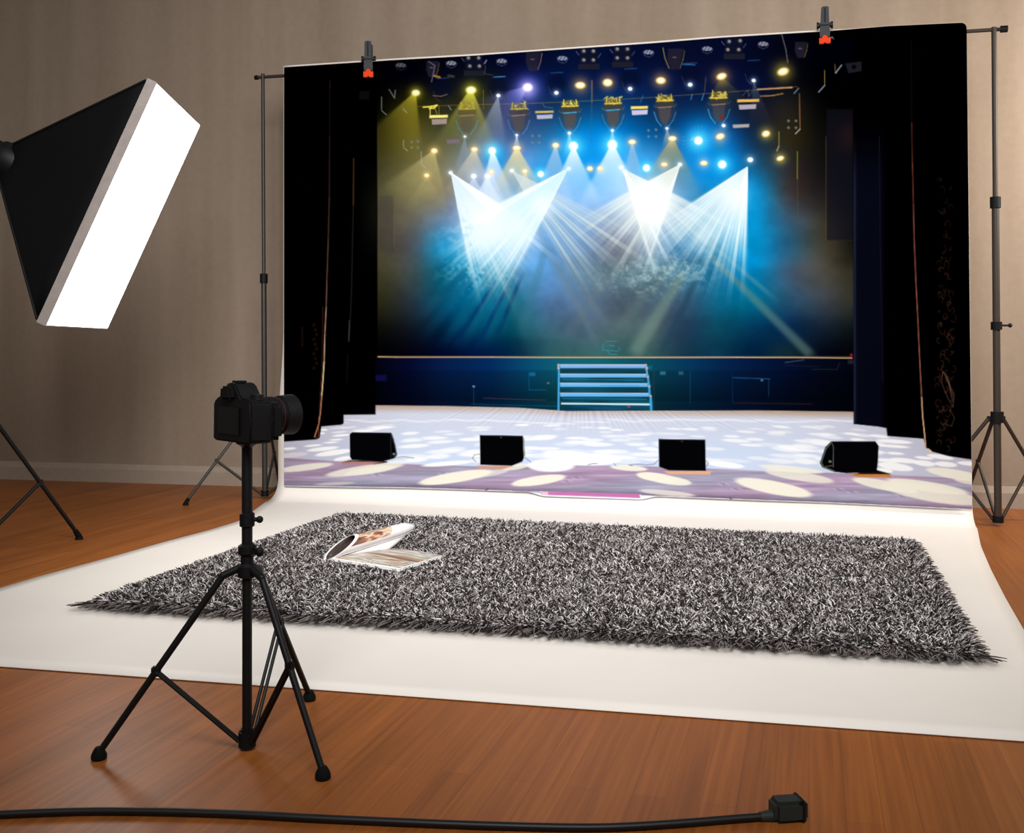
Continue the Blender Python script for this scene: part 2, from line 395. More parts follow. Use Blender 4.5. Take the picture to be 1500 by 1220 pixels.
# the six bright fans
fan(750, 250, 26, 61, 182, .8, 21, (205, 218, 216), 15, .35, 6, .75)
fan(660, 252, 33, 79, 150, .99, 22, (240, 249, 255), 17, 1.15, 5.0, .5)
fan(660, 252, 46, 78, 172, .5, 32, (190, 222, 236), 16, .5, 7.0, .8)
fan(833, 246, 117, 153, 182, .99, 23, (240, 250, 248), 19, .95, 6.0, .7)
fan(833, 246, 119, 147, 206, .42, 33, (150, 212, 228), 15, .4, 9.0, .95)
fan(912, 247, 26, 74, 128, .97, 24, (236, 246, 246), 17, 1.0, 5.5, .75)
fan(912, 247, 27, 52, 158, .6, 34, (205, 222, 220), 9, .4, 8, .7)
fan(997, 240, 107, 152, 142, .97, 25, (236, 244, 240), 17, .95, 5.5, .75)
fan(997, 240, 116, 150, 160, .6, 35, (205, 216, 208), 11, .4, 8, .7)
fan(1096, 243, 91, 147, 142, 1., 26, (242, 252, 255), 19, 1.0, 5.0, .6)
fan(1096, 243, 112, 143, 178, .5, 36, (190, 222, 230), 14, .45, 8, .9)
glow(712, 325, 36, (244, 250, 255), .75, False); glow(795, 300, 16, (250, 255, 255), .5, False); glow(757, 338, 30, (232, 244, 250), .55, False); glow(700, 350, 24, (225, 240, 250), .4, False)
glow(955, 300, 30, (255, 255, 255), 1.0, False); glow(955, 282, 18, (255, 255, 255), .6, False); glow(1075, 285, 20, (255, 255, 255), .5, False); glow(1030, 345, 14, (230, 244, 248), .5, False)
# tattered bright smoke where the beams meet dust
m = vnoise(10, 8, 5)*.45+vnoise(5, 4, 6)*.3+vnoise(2.5, 2.5, 16)*.25
blot = np.exp(-(((XX-945)/62)**2+((YY-402)/28)**2))+.7*np.exp(-(((XX-1018)/34)**2+((YY-388)/24)**2))
IMG[:] = IMG*(1-(blot*sm(m, .42, .75)*.5)[..., None])+np.array([196, 224, 222])/255*(blot*sm(m, .42, .75)*.5)[..., None]
IMG[:] = IMG*(1-(blot*sm(-m, -.45, -.2)*.25)[..., None])+np.array([20, 70, 100])/255*(blot*sm(-m, -.45, -.2)*.25)[..., None]
blot = np.exp(-(((XX-705)/45)**2+((YY-398)/22)**2)); st = sm(vnoise(5, 5, 8)*.5+m*.5, .5, .75)
IMG[:] = IMG*(1-(blot*st*.55)[..., None])+np.array([165, 215, 228])/255*(blot*st*.55)[..., None]
blot = np.exp(-(((XX-672)/26)**2+((YY-352)/34)**2)); st = sm(vnoise(6, 5, 9)*.6+m*.4, .5, .7)
IMG[:] = IMG*(1-(blot*st*.45)[..., None])+np.array([130, 200, 230])/255*(blot*st*.45)[..., None]
blot = np.exp(-(((XX-650)/70)**2+((YY-460)/50)**2)); st = sm(vnoise(60, 7, 19)*.5+m*.5, .5, .8)

# hanging heads, upper row
for hx, hy, s in ((780, 88, 1.), (988, 85, 1.05), (632, 100, .8), (1172, 72, .8)):
    poly([(hx-9*s, hy-11*s), (hx+12*s, hy-11*s), (hx+9*s, hy+3), (hx+7*s, hy+16*s), (hx-5*s, hy+16*s), (hx-10*s, hy+2)], (34, 30, 44), .85, 1.2)
    line([(hx-9*s, hy-12*s), (hx+12*s, hy-12*s)], (62, 60, 72), 1.2, .6)
    line([(hx+14*s, hy-10*s), (hx+12*s, hy+2), (hx+8*s, hy+14*s)], (150, 120, 104) if hx == 780 else (120, 112, 60), 1.3, .7)
    ell(hx, hy-1, 3, 1, (90, 90, 104))
line([(628, 90), (637, 96), (635, 106), (632, 120)], (120, 110, 140), 1.4, .8); line([(971, 70), (974, 85), (980, 100)], (150, 136, 80), 1.4, .8); line([(1145, 50), (1151, 72), (1154, 92)], (110, 104, 100), 1.5, .8)
# dark moving heads of the second rig row and their lamps
for hx, hy in ((815, 122), (923, 116), (1011, 108), (1103, 104), (647, 130), (730, 128)):
    ell(hx, hy, 15, 13, (4, 10, 34), 0, .6, .4); line([(hx-12, hy+4), (hx-8, hy+15), (hx-2, hy+19)], (70, 62, 70), 1.2, .55); line([(hx-8, hy-15), (hx+10, hy-16)], (60, 110, 150), 1.3, .55)
line([(634, 140), (646, 141), (655, 138)], (150, 116, 100), 1.4, .7)
for ex, ey in ((587, 96), (661, 93), (735, 90), (824, 86), (950, 77), (1036, 72), (1118, 65)):
    k = .65 if ex == 587 else 1
    for q in range(-5, 6):
        hh = 3.2*math.sqrt(max(0, 1-(q/5.6)**2)); line([(ex+q*1.25-.4, ey-hh-.4), (ex+q*1.25+.4, ey+hh*.7)], (215, 218, 232), .9, .95*k*(1 if q % 2 else .55))
    line([(ex-8, ey), (ex-6, ey+4.2), (ex, ey+6.5), (ex+6, ey+4.2), (ex+8, ey-1)], (110, 114, 150), .9, .55*k)
line([(1214, 58), (1219, 54), (1221, 57)], (170, 170, 180), 1.2, .8)
for q in ((686, 85, 701, 85, 688, 97, 702, 97), (855, 75, 869, 75, 855, 88, 869, 88), (904, 72, 919, 72, 904, 85, 919, 85), (1068, 61, 1084, 60, 1066, 73, 1082, 73)):
    cx_, cy_ = sum(q[::2])/4, sum(q[1::2])/4
    poly([(cx_-13, cy_-12), (cx_+13, cy_-12), (cx_+13, cy_+11), (cx_-13, cy_+11)], (14, 18, 40), .8); poly([(cx_-15, cy_+12), (cx_+16, cy_+12), (cx_+16, cy_+20), (cx_-15, cy_+20)], (30, 30, 42), .9)
    for i in range(0, 8, 2): ell(q[i], q[i+1], 3.4, 3.2, (64, 62, 66)); ell(q[i]+.3, q[i+1]-.4, 2.0, 1.9, (150, 142, 136))
    line([(cx_-18, cy_-6), (cx_-14, cy_-1)], (130, 136, 160), 1.2, .6); line([(cx_+14, cy_+3), (cx_+18, cy_-3)], (130, 136, 160), 1.2, .5)
for q in ((603, 208, 612, 207, 603, 216, 612, 216), (780, 199, 790, 199, 780, 209, 790, 209), (950, 191, 961, 190, 950, 200, 961, 200), (1155, 177, 1166, 177, 1155, 187, 1166, 187)):
    for i in range(0, 8, 2): ell(q[i], q[i+1], 2.1, 2.0, (120, 122, 124), 0, .75)
# truss lines
line([(612, 156), (640, 155), (700, 153), (765, 152), (835, 149), (897, 146), (965, 142), (1050, 136), (1120, 131), (1168, 127)], (170, 140, 60), 1.1, .45)
line([(1110, 131), (1160, 128)], (214, 160, 104), 2.4, .8); line([(1114, 141), (1132, 140), (1147, 137)], (190, 150, 60), 1.6, .8); line([(1095, 148), (1098, 130)], (70, 70, 80), 1, .4)
line([(620, 157), (632, 156), (640, 154), (636, 158), (629, 159)], (255, 236, 90), 2.2, .9); line([(630, 158), (630, 170)], (240, 220, 90), 1.4, .9); line([(643, 155), (643, 168)], (150, 140, 50), 1.2, .7); line([(637, 158), (640, 167)], (200, 180, 70), 1, .7)
for gx0, gy0, gx1, gy1, c in ((629, 168, 656, 172, (255, 240, 130)), (784, 162, 811, 165, (200, 176, 96)), (924, 155, 949, 159, (240, 214, 100)), (1080, 145, 1112, 149, (226, 178, 80))):
    poly([(gx0, gy0+.8), (gx1, gy0), (gx1, gy1), (gx0, gy1+1)], c, 1)
for gx0, gy0, gx1, gy1, c in ((632, 174, 655, 182, (158, 142, 136)), (786, 168, 810, 174, (178, 176, 200)), (925, 161, 949, 168, (196, 190, 218)), (1082, 153, 1108, 160, (170, 162, 178)), (1073, 182, 1098, 187, (166, 160, 160)), (654, 204, 674, 210, (118, 106, 112))):
    poly([(gx0, gy0+.6), (gx1, gy0-.4), (gx1-1, gy1-.5), (gx0+1, gy1+.6)], c, 1)
# profile lamps with their golden yokes
for hx, hy, k, gk in ((684, 178, .55, .5), (760, 178, .75, .7), (835, 174, .85, 1.), (898, 170, .9, 1.), (974, 166, .8, 1.), (1053, 162, .6, 1.)):
    ell(hx, hy-4, 17, 21, (56, 58, 66), 0, k*.55, .35)
    poly([(hx-14, hy-17), (hx+14, hy-18), (hx+13, hy-10), (hx-13, hy-9)], (74, 62, 44), k*.75, 1.6)
    poly([(hx-9.5, hy-7), (hx+9, hy-8), (hx+8, hy+6), (hx+3, hy+16), (hx-4, hy+16), (hx-8, hy+6)], (88, 76, 70), k*.85, 1.6)
    line([(hx-16, hy-12), (hx-14, hy-9), (hx+14, hy-10), (hx+17, hy-14)], (120, 124, 120), 1.2, .5*k); line([(hx-10, hy-8), (hx+9, hy-9.5)], (70, 180, 235) if hx < 950 and hx > 800 else (170, 120, 100), 1.6, .8)
    line([(hx-16, hy-2), (hx-12, hy+10), (hx-5, hy+19)], (60, 165, 225), 1.5, .7 if hx > 960 else .4); line([(hx+16, hy-2), (hx+12, hy+10), (hx+5, hy+19)], (90, 170, 225), 1.2, .55)
    g = np.random.default_rng(int(hx)); top = hy-28
    ell(hx, top+6, 12, 5.5, (150, 126, 30), 0, .6*gk, .3)
    for q in range(15):
        a = (hx-11+22*g.random(), top+10*g.random()); b = (a[0]+(g.random()-.5)*9, a[1]+(g.random()-.5)*7); line([a, b], (250, 232, 110), 1.1, .8*gk)
    line([(hx-12, top+10), (hx+12, top+9)], (235, 205, 70), 2.0, .85*gk); line([(hx-10, top+9), (hx-9, top)], (240, 216, 90), 1.4, .9*gk); line([(hx+10, top+9), (hx+9, top)], (240, 216, 90), 1.4, .9*gk)
line([(867, 118), (867, 150)], (150, 112, 74), 1.7, .8); line([(867, 150), (866, 182), (866, 208)], (60, 90, 130), 1.4, .6); line([(708, 132), (708, 160)], (120, 116, 50), 1.2, .7)
line([(710, 93), (713, 88)], (150, 150, 200), 1.4, .8); line([(711, 96), (710, 108), (722, 110)], (80, 80, 110), 1., .7); line([(724, 113), (740, 112)], (60, 130, 200), 1.6, .8); line([(636, 111), (644, 113)], (190, 140, 50), 3, .8); line([(657, 111), (664, 112)], (60, 66, 50), 4, .8)
line([(1034, 113), (1032, 135)], (110, 80, 70), 1.4, .6); line([(1014, 138), (1012, 146)], (60, 150, 200), 1.4, .7); line([(1031, 137), (1028, 147)], (60, 150, 200), 1.4, .7); line([(942, 140), (938, 150)], (50, 130, 180), 1.2, .6); line([(1000, 94), (1018, 95)], (50, 120, 190), 2., .7)
line([(1088, 140), (1095, 132), (1097, 141), (1102, 134)], (100, 104, 110), 1.1, .6); line([(1016, 201), (1012, 206)], (200, 220, 240), 1.2, .7); line([(1001, 203), (999, 228)], (90, 120, 150), .9, .5)
line([(795, 152), (798, 157), (810, 158)], (60, 130, 160), 1.2, .6); ell(1058, 172, 3.5, 4, (120, 40, 34), 0, .7)
# wires with bright hooks at both sides
for pts in (((570, 131), (578, 144)), ((579, 132), (578, 142)), ((559, 142), (559, 160)), ((559, 162), (566, 168)), ((590, 159), (596, 165)), ((591, 205), (591, 214)), ((591, 216), (597, 221)), ((617, 222), (617, 240), (623, 246)), ((657, 155), (661, 161))):
    line(list(pts), (170, 172, 180), 1.2, .75)
for pts, c in ((((1171, 137), (1172, 189)), (150, 100, 60)), (((1172, 189), (1165, 196)), (190, 190, 190)), (((1170, 129), (1163, 137)), (130, 160, 180)), (((1208, 103), (1208, 125)), (140, 126, 50)), (((1208, 125), (1199, 135)), (170, 185, 205)), (((1223, 94), (1224, 107)), (120, 100, 50)), (((1224, 107), (1233, 95)), (200, 205, 210)), (((1141, 193), (1141, 214)), (170, 150, 50)), (((1141, 214), (1138, 221)), (200, 190, 150)), (((1168, 222), (1168, 262)), (150, 150, 24))):
    line(list(pts), c, 1.4, .85)
line([(1168, 262), (1169, 330)], (80, 84, 50), 1.2, .5)
# lamps
WARM, HOT = (255, 208, 96), (255, 252, 226)
for px, py, rx, ry in ((609, 136, 6, 4.5), (690, 132, 7.5, 5.5), (850, 125, 7.5, 5), (890, 121, 7, 5.5), (968, 118, 7, 5), (1057, 112, 7.5, 4.8), (1147, 105, 8.5, 5.5), (636, 221, 5, 4), (625, 257, 4, 3), (695, 219, 5, 3.6), (757, 217, 6, 3.6), (814, 213, 5, 4), (926, 208, 5.5, 3.6), (985, 203, 6, 3.8), (1055, 200, 6.5, 4.4), (1122, 196, 6, 4.6), (1143, 232, 5.5, 3.4), (864, 247, 4.5, 3.6), (879, 247, 4.5, 3.6), (973, 241, 5, 3), (1031, 239, 5.5, 3.6), (769, 251, 4, 3.2), (720, 252, 4, 3.6)):
    rot = -18 if px > 1050 else 0
    tint = (240, 232, 40) if px in (609, 690) else (225, 200, 60) if px > 1110 else (230, 165, 60)
    glow(px, py, rx*1.6, tint, .55); ell(px, py, rx, ry, WARM if px not in (609, 690) else (255, 250, 120), rot, 1, .35); ell(px, py-.3, rx*.76, ry*.74, HOT, rot, 1, .4)
for px, py, r in ((815, 136, 3.2), (923, 130, 3.2), (1011, 124, 3.4), (1104, 118, 3), (730, 140, 3), (681, 200, 1.9), (757, 198, 2), (834, 195, 2.6), (897, 191, 2.4), (977, 188, 2.3), (1060, 184, 2.8), (1099, 234, 4.2), (996, 241, 3.2), (910, 245, 3), (915, 251, 2.6), (750, 250, 3), (660, 253, 3), (833, 247, 2.6), (694, 258, 4), (714, 258, 4)):
    glow(px, py, r*1.8, (150, 180, 220), .5); ell(px, py, r, r*.85, (255, 255, 255), 0, 1, .35)
for a in range(0, 360, 15):
    line([(1023+7*math.cos(math.radians(a)), 206+7*math.sin(math.radians(a))), (1023+(19+a % 7)*math.cos(math.radians(a)), 206+(19+a % 7)*math.sin(math.radians(a)))], (60, 170, 250), .8, .35)
for px, py, r, g in ((721, 221, 5.5, 12), (840, 214, 6.5, 14), (897, 212, 7, 15), (1023, 206, 6, 15), (1058, 241, 6, 11), (947, 246, 5.2, 10), (792, 255, 4.5, 9)):
    glow(px, py, g, (90, 190, 255), .9); ell(px, py, r, r, (250, 254, 255), 0, 1, .35)
glow(773, 130, 13, (170, 150, 255), .9); glow(773, 128, 20, (80, 80, 220), .5); ell(773, 128, 7, 6, (255, 250, 255), 0, 1, .35)
# hanging panels and legs in the wings
over(win(555, 290, 577, 371), poly_m([(555, 286), (577, 286), (576, 370), (555, 369)], win(555, 290, 577, 371), 2), (50, 46, 52), .25); line([(578, 290), (577, 360)], (110, 104, 74), 1, .4); line([(610, 262), (609, 300)], (130, 124, 84), 1, .35)
poly([(1211, 160), (1249, 160), (1249, 352), (1211, 352)], (16, 17, 28), .6, 1.6); line([(1210, 200), (1210, 352)], (92, 78, 44), 1., .6); line([(1210, 352), (1248, 352)], (60, 56, 36), 1., .4)
glow(1247, 200, 22, (36, 14, 6), .5)

# --- back wall below the tan ledge
w = win(549, 523, 1251, 606, 0); x, y = XX[w], YY[w]
cx_ = np.array([549, 600, 650, 720, 780, 830, 880, 930, 970, 1010, 1060, 1110, 1160, 1200, 1251]); cc = np.array([(2, 2, 12), (3, 8, 38), (4, 24, 62), (3, 36, 80), (6, 66, 96), (14, 84, 98), (14, 84, 92), (10, 70, 86), (8, 58, 80), (5, 46, 78), (4, 30, 66), (3, 20, 52), (3, 12, 38), (3, 8, 24), (2, 4, 14)], float)/255
C = np.stack([np.interp(x[0], cx_, cc[:, i]) for i in range(3)], -1)[None]*(1.12-.5*sm(y, 535, 598))[..., None]
sl = (.84+.16*np.cos(2*np.pi*x/3.1))*sm(y, 541, 544)+1-sm(y, 541, 544)
IMG[w] = C*np.where(y < 588, sl, 1)[..., None]
line([(549, 522.6), (580, 523), (720, 523), (900, 523.6), (1080, 523.2), (1248, 524.2)], (206, 166, 118), 2.0, .95); line([(553, 521.5), (1248, 522)], (110, 92, 84), 1, .4); line([(1150, 531), (1178, 527)], (100, 120, 110), 1.3, .6)
line([(1190, 541), (1226, 541), (1230, 532)], (54, 62, 56), 1.2, .5); ell(1247, 520, 2, 2.4, (150, 20, 26)); poly([(1242, 527), (1250, 527), (1250, 533), (1242, 533)], (44, 36, 48), .8)
for pts, c, k in ((((1073, 553), (1128, 555)), (24, 84, 130), .9), (((1073, 548), (1073, 590)), (14, 50, 92), .6), (((1126, 555), (1126, 580)), (30, 60, 100), .8), (((1075, 590), (1190, 592)), (70, 34, 34), .6), (((1011, 544), (1011, 590)), (30, 90, 110), .5), (((958, 542), (958, 596)), (50, 70, 84), .5), (((775, 545), (775, 571), (800, 571)), (10, 100, 150), .7), (((694, 565), (694, 592)), (20, 80, 120), .6), (((708, 583), (760, 585), (800, 586)), (84, 60, 70), .6), (((690, 592), (815, 595)), (20, 90, 120), .6), (((1150, 535), (1200, 537)), (40, 60, 70), .3)):
    line(list(pts), c, 1.3, k)
ell(780, 548, 5, 3, (20, 110, 160), 0, .7); ell(694, 566, 2, 1.5, (110, 140, 170)); ell(803, 561, 2, 1, (110, 130, 130)); poly([(967, 544), (975, 544), (975, 549), (967, 549)], (70, 140, 150), .6); poly([(994, 544), (1001, 544), (1001, 549), (994, 549)], (60, 130, 140), .5); poly([(548, 549), (566, 549), (566, 558), (548, 558)], (14, 14, 74), .8, 1.5); ell(1116, 557, 2, 1.5, (70, 120, 150))
for pts in (((888, 500), (903, 500)), ((883, 504), (883, 513), (906, 514)), ((890, 514), (893, 519), (904, 519)), ((893, 506), (900, 507)), ((906, 508), (909, 513))): line(list(pts), (50, 150, 180), 1.1, .7)
# --- steps
poly([(818, 534), (947, 534), (958, 602), (817, 601)], (12, 62, 78), 1)
w = win(820, 536, 955, 600, 0); IMG[w] *= (.85+.5*vnoise(26, 9, 12)[w])[..., None]
for i, yy in enumerate((536.2, 550, 563.7, 578, 591)):
    xr = 945+i*2.0; x_ = 820.5
    if i in (1, 3): line([(824, yy+5.6), (xr-4, yy+6.8)], (20, 120, 170), 1.4, .8)
    if i < 4:
        poly([(x_, yy-2.6), (xr, yy-2.1), (xr, yy+2.9), (x_, yy+2.9)], (104, 178, 232) if i else (128, 172, 226), 1); line([(x_, yy-2.2), (xr, yy-1.8)], (196, 206, 236), 1.4, .9)
        if i == 2: line([(880, yy+.8), (935, yy+1)], (40, 160, 230), 2, .5)
    else: poly([(822, yy-1.2), (xr, yy), (xr, yy+2.8), (822, yy+1.2)], (205, 236, 252), 1)
line([(818.6, 534), (818.2, 601)], (70, 165, 222), 2.8, 1); line([(946, 534), (948, 548)], (110, 170, 210), 2.6, 1); line([(949, 550), (950, 562)], (70, 165, 222), 2.8, 1); line([(951, 564), (951.5, 578)], (60, 160, 222), 3, 1); line([(953, 580), (954, 602)], (60, 160, 222), 3.6, 1)
for q in ((818, 535), (946, 535), (947.5, 539), (949, 552), (951, 566), (953, 580), (818, 539)): ell(q[0], q[1], 1.8, 1.8, (196, 170, 160))
line([(824, 600.5), (951, 602)], (10, 48, 90), 2.4, 1); line([(840, 595), (940, 597)], (16, 70, 110), 2, .8); ell(921, 595.5, 2.4, 1.1, (190, 60, 70))

# --- stage floor
def fy(x): return np.interp(x, [416, 500, 549, 650, 760, 830, 960, 1110, 1250, 1424], [590, 593, 593.5, 594.5, 597, 602, 601.5, 601, 603, 606])
def bandy(x): return np.interp(x, [416, 500, 600, 700, 850, 1000, 1125, 1300, 1424], [670.5, 676, 680, 683, 681, 684.5, 690, 695, 702])
def boty(x): return np.interp(x, [416, 600, 780, 1000, 1220, 1424], [710.5, 713.5, 719, 727, 735.5, 745])
w = win(410, 588, 1433, 757, 0); x, y = XX[w], YY[w]; f0, b0_, e0 = fy(x), bandy(x), boty(x)
FM = sm(y, f0-.6, f0+.6)
tt = np.clip((y-f0)/(b0_-f0), 0, 1)[..., None]
side_ = (np.clip((600-x)/180, 0, 1)+np.clip((x-1180)/240, 0, 1))[..., None]
c0 = np.array([178, 150, 124])/255; c1 = np.array([208, 214, 232])/255; c2 = np.array([206, 220, 244])/255; cs = np.array([186, 178, 194])/255
mid = np.exp(-((x-850)/260)**2)[..., None]
ff = c0*(1-mid*.55)+np.array([206, 206, 222])/255*mid*.55
ff = ff*(1-sm(tt, 0, .16))+c1*sm(tt, 0, .16); ff = ff*(1-sm(tt, .2, .8))+(c2*(1-.0*side_)+0)*sm(tt, .2, .8)
ff = ff*(1-side_*.75)+cs*side_*.75
# plank lines of the stage running to the back
pk = (x-850)/(1+(y-600)*.012); ff = ff*(1-.045*(np.cos(pk*.9+np.sin(pk*.13)*3)*(1-sm(tt[..., 0], .0, .5)))[..., None])
# mauve apron with grain
u_n = vnoise(70, 3.2, 41)[w]*.6+vnoise(26, 2., 42)[w]*.4
sk = np.clip((u_n-.5)*2.2, -1, 1)[..., None]
mv = np.array([168, 154, 180])/255*(1+.15*sk)+np.array([.02, -.02, -.01])*np.sin(y/9+x/70)[..., None]
rim = sm(-y, -b0_-12, -b0_)[..., None]; mv = mv*(1-rim*.25*side_-rim*.10)+np.array([168, 126, 146])/255*(rim*.25*side_+rim*.10)
lowd = sm(y, e0-9, e0)[..., None]; mv = mv*(1-.22*lowd)
ma = sm(y, b0_-.8, b0_+.8)[..., None]
ff = ff*(1-ma)+mv*ma
be = sm(y, e0-.7, e0+.7)[..., None]; ff = ff*(1-be)+np.array([236, 241, 251])/255*be
FLOORM = (FM, w); IMG[w] = IMG[w]*(1-FM[..., None])+np.clip(ff, 0, 1)*FM[..., None]
xs_ = [416, 600, 780, 1000, 1220, 1424]
line([(a, float(boty(a))) for a in np.linspace(416, 790, 30)], (92, 72, 112), 1.2, .65); line([(a, float(boty(a))) for a in np.linspace(940, 1424, 30)], (96, 70, 100), 1.2, .7)
poly([(793, 719.5), (936, 723.5), (938, 729.5), (793, 724.5)], (198, 116, 176), 1); poly([(793, 719.5), (803, 720), (803, 725), (793, 724.5)], (240, 200, 214), .9)
line([(752, 719), (793, 721.5)], (120, 130, 160), 1.4, .6); line([(715, 716), (711, 719)], (30, 40, 60), 1.3, .9); line([(1069, 729), (1074, 734)], (40, 48, 80), 1.5, .9)
for g_x in (552, 500, 650, 830, 845, 985, 1060, 1078, 1228, 1248, 1320, 1345, 430):      # small knots in the boards
    yy = float(boty(g_x))-14-(g_x*7 % 11); line([(g_x-8, yy-1), (g_x-3, yy+1.5), (g_x+4, yy-1.5), (g_x+9, yy+1)], (222, 214, 232), 1, .5); ell(g_x, yy, 3, 1.1, (120, 104, 150), 0, .5)
# light patches
W_, K_ = (255, 255, 255), (244, 240, 224)
def patch(x0, y0, x1, y1, c=W_, rot=0., k=.95, soft=.12):
    ell((x0+x1)/2, (y0+y1)/2, (x1-x0)/2, (y1-y0)/2*(.64 if rot else 1), c, rot, k, soft)
g = np.random.default_rng(77)
for i in range(210):
    px = 470+g.random()*900; py = 622+g.random()*54
    if px < 590 and py > 634 or px > 1290 or py < fy(px)+22 or py > bandy(px)-4: continue
    s = (py-600)/60; rot = np.interp(px, [450, 850, 1350], [-6, 0, 7])
    ell(px, py, (10+13*g.random())*s+4, (1.2+1.6*g.random())*s+.7, W_, rot, .35+.5*g.random(), .3)
for i in range(34):
    px = 470+i*24; py = 613.5+g.random()*4+abs(px-850)*.004; ell(px, py+ (3 if 900 > px > 760 else 0), 16, 1.1, W_, 2, .5, .5)
for q in ((487, 635, 514, 640, -5), (542, 624, 578, 629, -4), (446, 650, 472, 655, -5), (450, 653, 496, 662, -6), (462, 657, 516, 669, -8), (414, 654, 434, 660, -4), (474, 646, 496, 650, -3), (483, 642, 502, 646, -3), (489, 667, 516, 676, -10), (515, 629, 548, 634, -3), (468, 628, 480, 631, 0), (468, 633, 476, 636, 0)): patch(*q[:4], W_, q[4])
patch(405, 661, 452, 672, (222, 216, 222), -6, .9)
for q in ((406, 677, 488, 692, -7, .9), (477, 678, 592, 698, -8, .85), (505, 681, 580, 697, -8, .8), (462, 704.5, 520, 712, -3, .45), (613, 687, 722, 711, -9, 1), (680, 687, 745, 701, -9, .6), (618, 674, 692, 684, -5, .95), (736, 678, 776, 690, -9, .8), (749, 693, 829, 714, -8, 1), (773, 672, 842, 691, 0, .9), (815, 664, 909, 682, 0, .95), (894, 679, 948, 692, 4, .95), (932, 689, 990, 709, 8, 1), (945, 693, 1013, 713, 8, .95), (936, 716, 1018, 728, 5, .7), (1076, 699, 1190, 729, 11, 1), (1112, 680, 1205, 694, 6, .9), (1120, 687, 1222, 708, 9, .8), (1035, 674, 1090, 687, 6, 1), (1248, 700, 1345, 722, 11, .9), (1290, 705, 1440, 741, 10, .85), (1298, 701, 1418, 724, 9, .95), (1356, 684, 1445, 706, 10, .95), (1200, 676, 1236, 690, 10, .6), (1398, 700, 1450, 712, 8, .8)):
    patch(*q[:4], K_ if q[1] > 676 else W_, q[4], q[5])
for q in ((1284, 642, 1336, 651, 4), (1286, 650, 1332, 657, 4), (1299, 661, 1324, 667, 4), (1286, 675, 1338, 692, 8), (1304, 669, 1346, 680, 6), (1338, 672, 1370, 685, 7), (1340, 667, 1368, 674, 5), (1368, 674, 1402, 686, 5), (1358, 664, 1397, 674, 8), (1402, 674, 1440, 684, 5), (1284, 670, 1320, 679, 5), (1282, 684, 1308, 694, 6)): patch(*q[:4], W_, q[4], .92)

# --- curtains
PL = [(405, 20), (552, 20), (553, 523), (550, 524), (550, 607), (503.5, 607.5), (503.5, 620), (500, 622), (471, 624.5), (468.5, 641), (464, 643.5), (405, 647.5)]
PR = [(1249.5, 20), (1435, 20), (1435, 675), (1423, 673), (1390, 668), (1364, 661), (1361, 657), (1356, 656), (1353, 642.5), (1300, 638.5), (1298.5, 627), (1286, 624.5), (1250.5, 621)]
w = win(405, 20, 580, 650, 0)
bl = np.zeros((IH, IW)); ww = win(405, 20, 556, 650); bl[ww] = poly_m(PL, ww, .8); CL = bl.copy()
over((slice(0, IH), slice(0, IW)), CL, (0, 0, 1)); bl = np.zeros((IH, IW)); ww = win(1245, 20, 1440, 680); bl[ww] = poly_m(PR, ww, .7); CR = bl
over((slice(0, IH), slice(0, IW)), CR, (0, 0, 1))
over(win(520, 60, 570, 520), sm(XX[win(520, 60, 570, 520)], 548, 556)*0, (0, 0, 0))
w = win(518, 240, 553, 400, 0); over(w, sm(XX[w], 516, 556)*np.exp(-((YY[w]-310)/50)**2), (22, 22, 14), .6)
line([(483, 118), (483, 200), (482.5, 290), (481, 350), (479, 410), (478, 450)], (26, 12, 8), 1.3, 1, (140, 98, 84)); line([(478, 450), (476, 490), (475, 530)], (150, 110, 96), 1.6, 1, (200, 170, 136)); line([(475, 530), (473, 560), (471.5, 580)], (210, 186, 140), 2.0, 1); line([(471.5, 580), (469.5, 605), (467, 622), (461, 640)], (170, 110, 80), 2.0, 1); line([(473, 450), (472, 540), (470, 560), (468, 600)], (90, 40, 32), 1., .7); line([(467, 612), (467, 638), (463, 642)], (130, 80, 64), 1.2, .8)
line([(518, 232), (517.5, 300)], (96, 62, 18), 1.3, .9); line([(517.5, 300), (515, 420), (513, 470)], (50, 46, 40), 1.1, .8); line([(512, 470), (511, 500)], (96, 90, 84), 1.3, .8); line([(509, 520), (508, 560)], (24, 22, 26), 1, .8)
line([(484.5, 120), (484, 130)], (30, 18, 8), 1, 1)
for q in range(10): ell(460+(q % 3)*2, 476+q*7, 2.2, 2.4, (58, 24, 10), 30, .5, .5); ell(443, 480+q*3, 1.6, 1.4, (44, 22, 8), 0, .5, .5)
poly([(527, 134), (541, 133), (541, 146), (526, 146)], (12, 12, 18), .9)
poly([(1238, 93), (1262, 90), (1262, 104), (1243, 107)], (30, 30, 40), .9); ell(1251, 98, 3.4, 3.4, (4, 4, 8))
# right wing: dark navy legs
w = win(1250, 160, 1300, 626, 0); over(w, sm(XX[w], 1249, 1251)*sm(-XX[w], -1300, -1286)*sm(YY[w], 170, 280)*CR[w], (6, 8, 22), .9); over(w, np.exp(-((XX[w]-1252)/2.0)**2)*sm(YY[w], 180, 300)*CR[w], (34, 38, 62), .8)
line([(1288, 200), (1289, 330), (1291, 440), (1293, 560)], (22, 22, 36), 1.1, .9)
line([(1335, 60), (1335, 110), (1335.5, 180)], (20, 8, 4), 1.2, 1); line([(1335.5, 180), (1336.5, 240), (1338, 300), (1339, 350)], (70, 26, 16), 1.5, 1, (140, 74, 54)); line([(1339, 350), (1342, 420), (1345, 480), (1348, 545), (1350, 582)], (126, 66, 50), 1.7, 1, (150, 92, 70)); line([(1350, 582), (1351.5, 610), (1354, 634), (1356, 655)], (206, 160, 120), 2.0, 1); ell(1362, 661, 3, 2.4, (226, 200, 160), 20)
line([(1298.5, 627), (1299.5, 634)], (90, 84, 76), 1.4, .8)
g = np.random.default_rng(5)
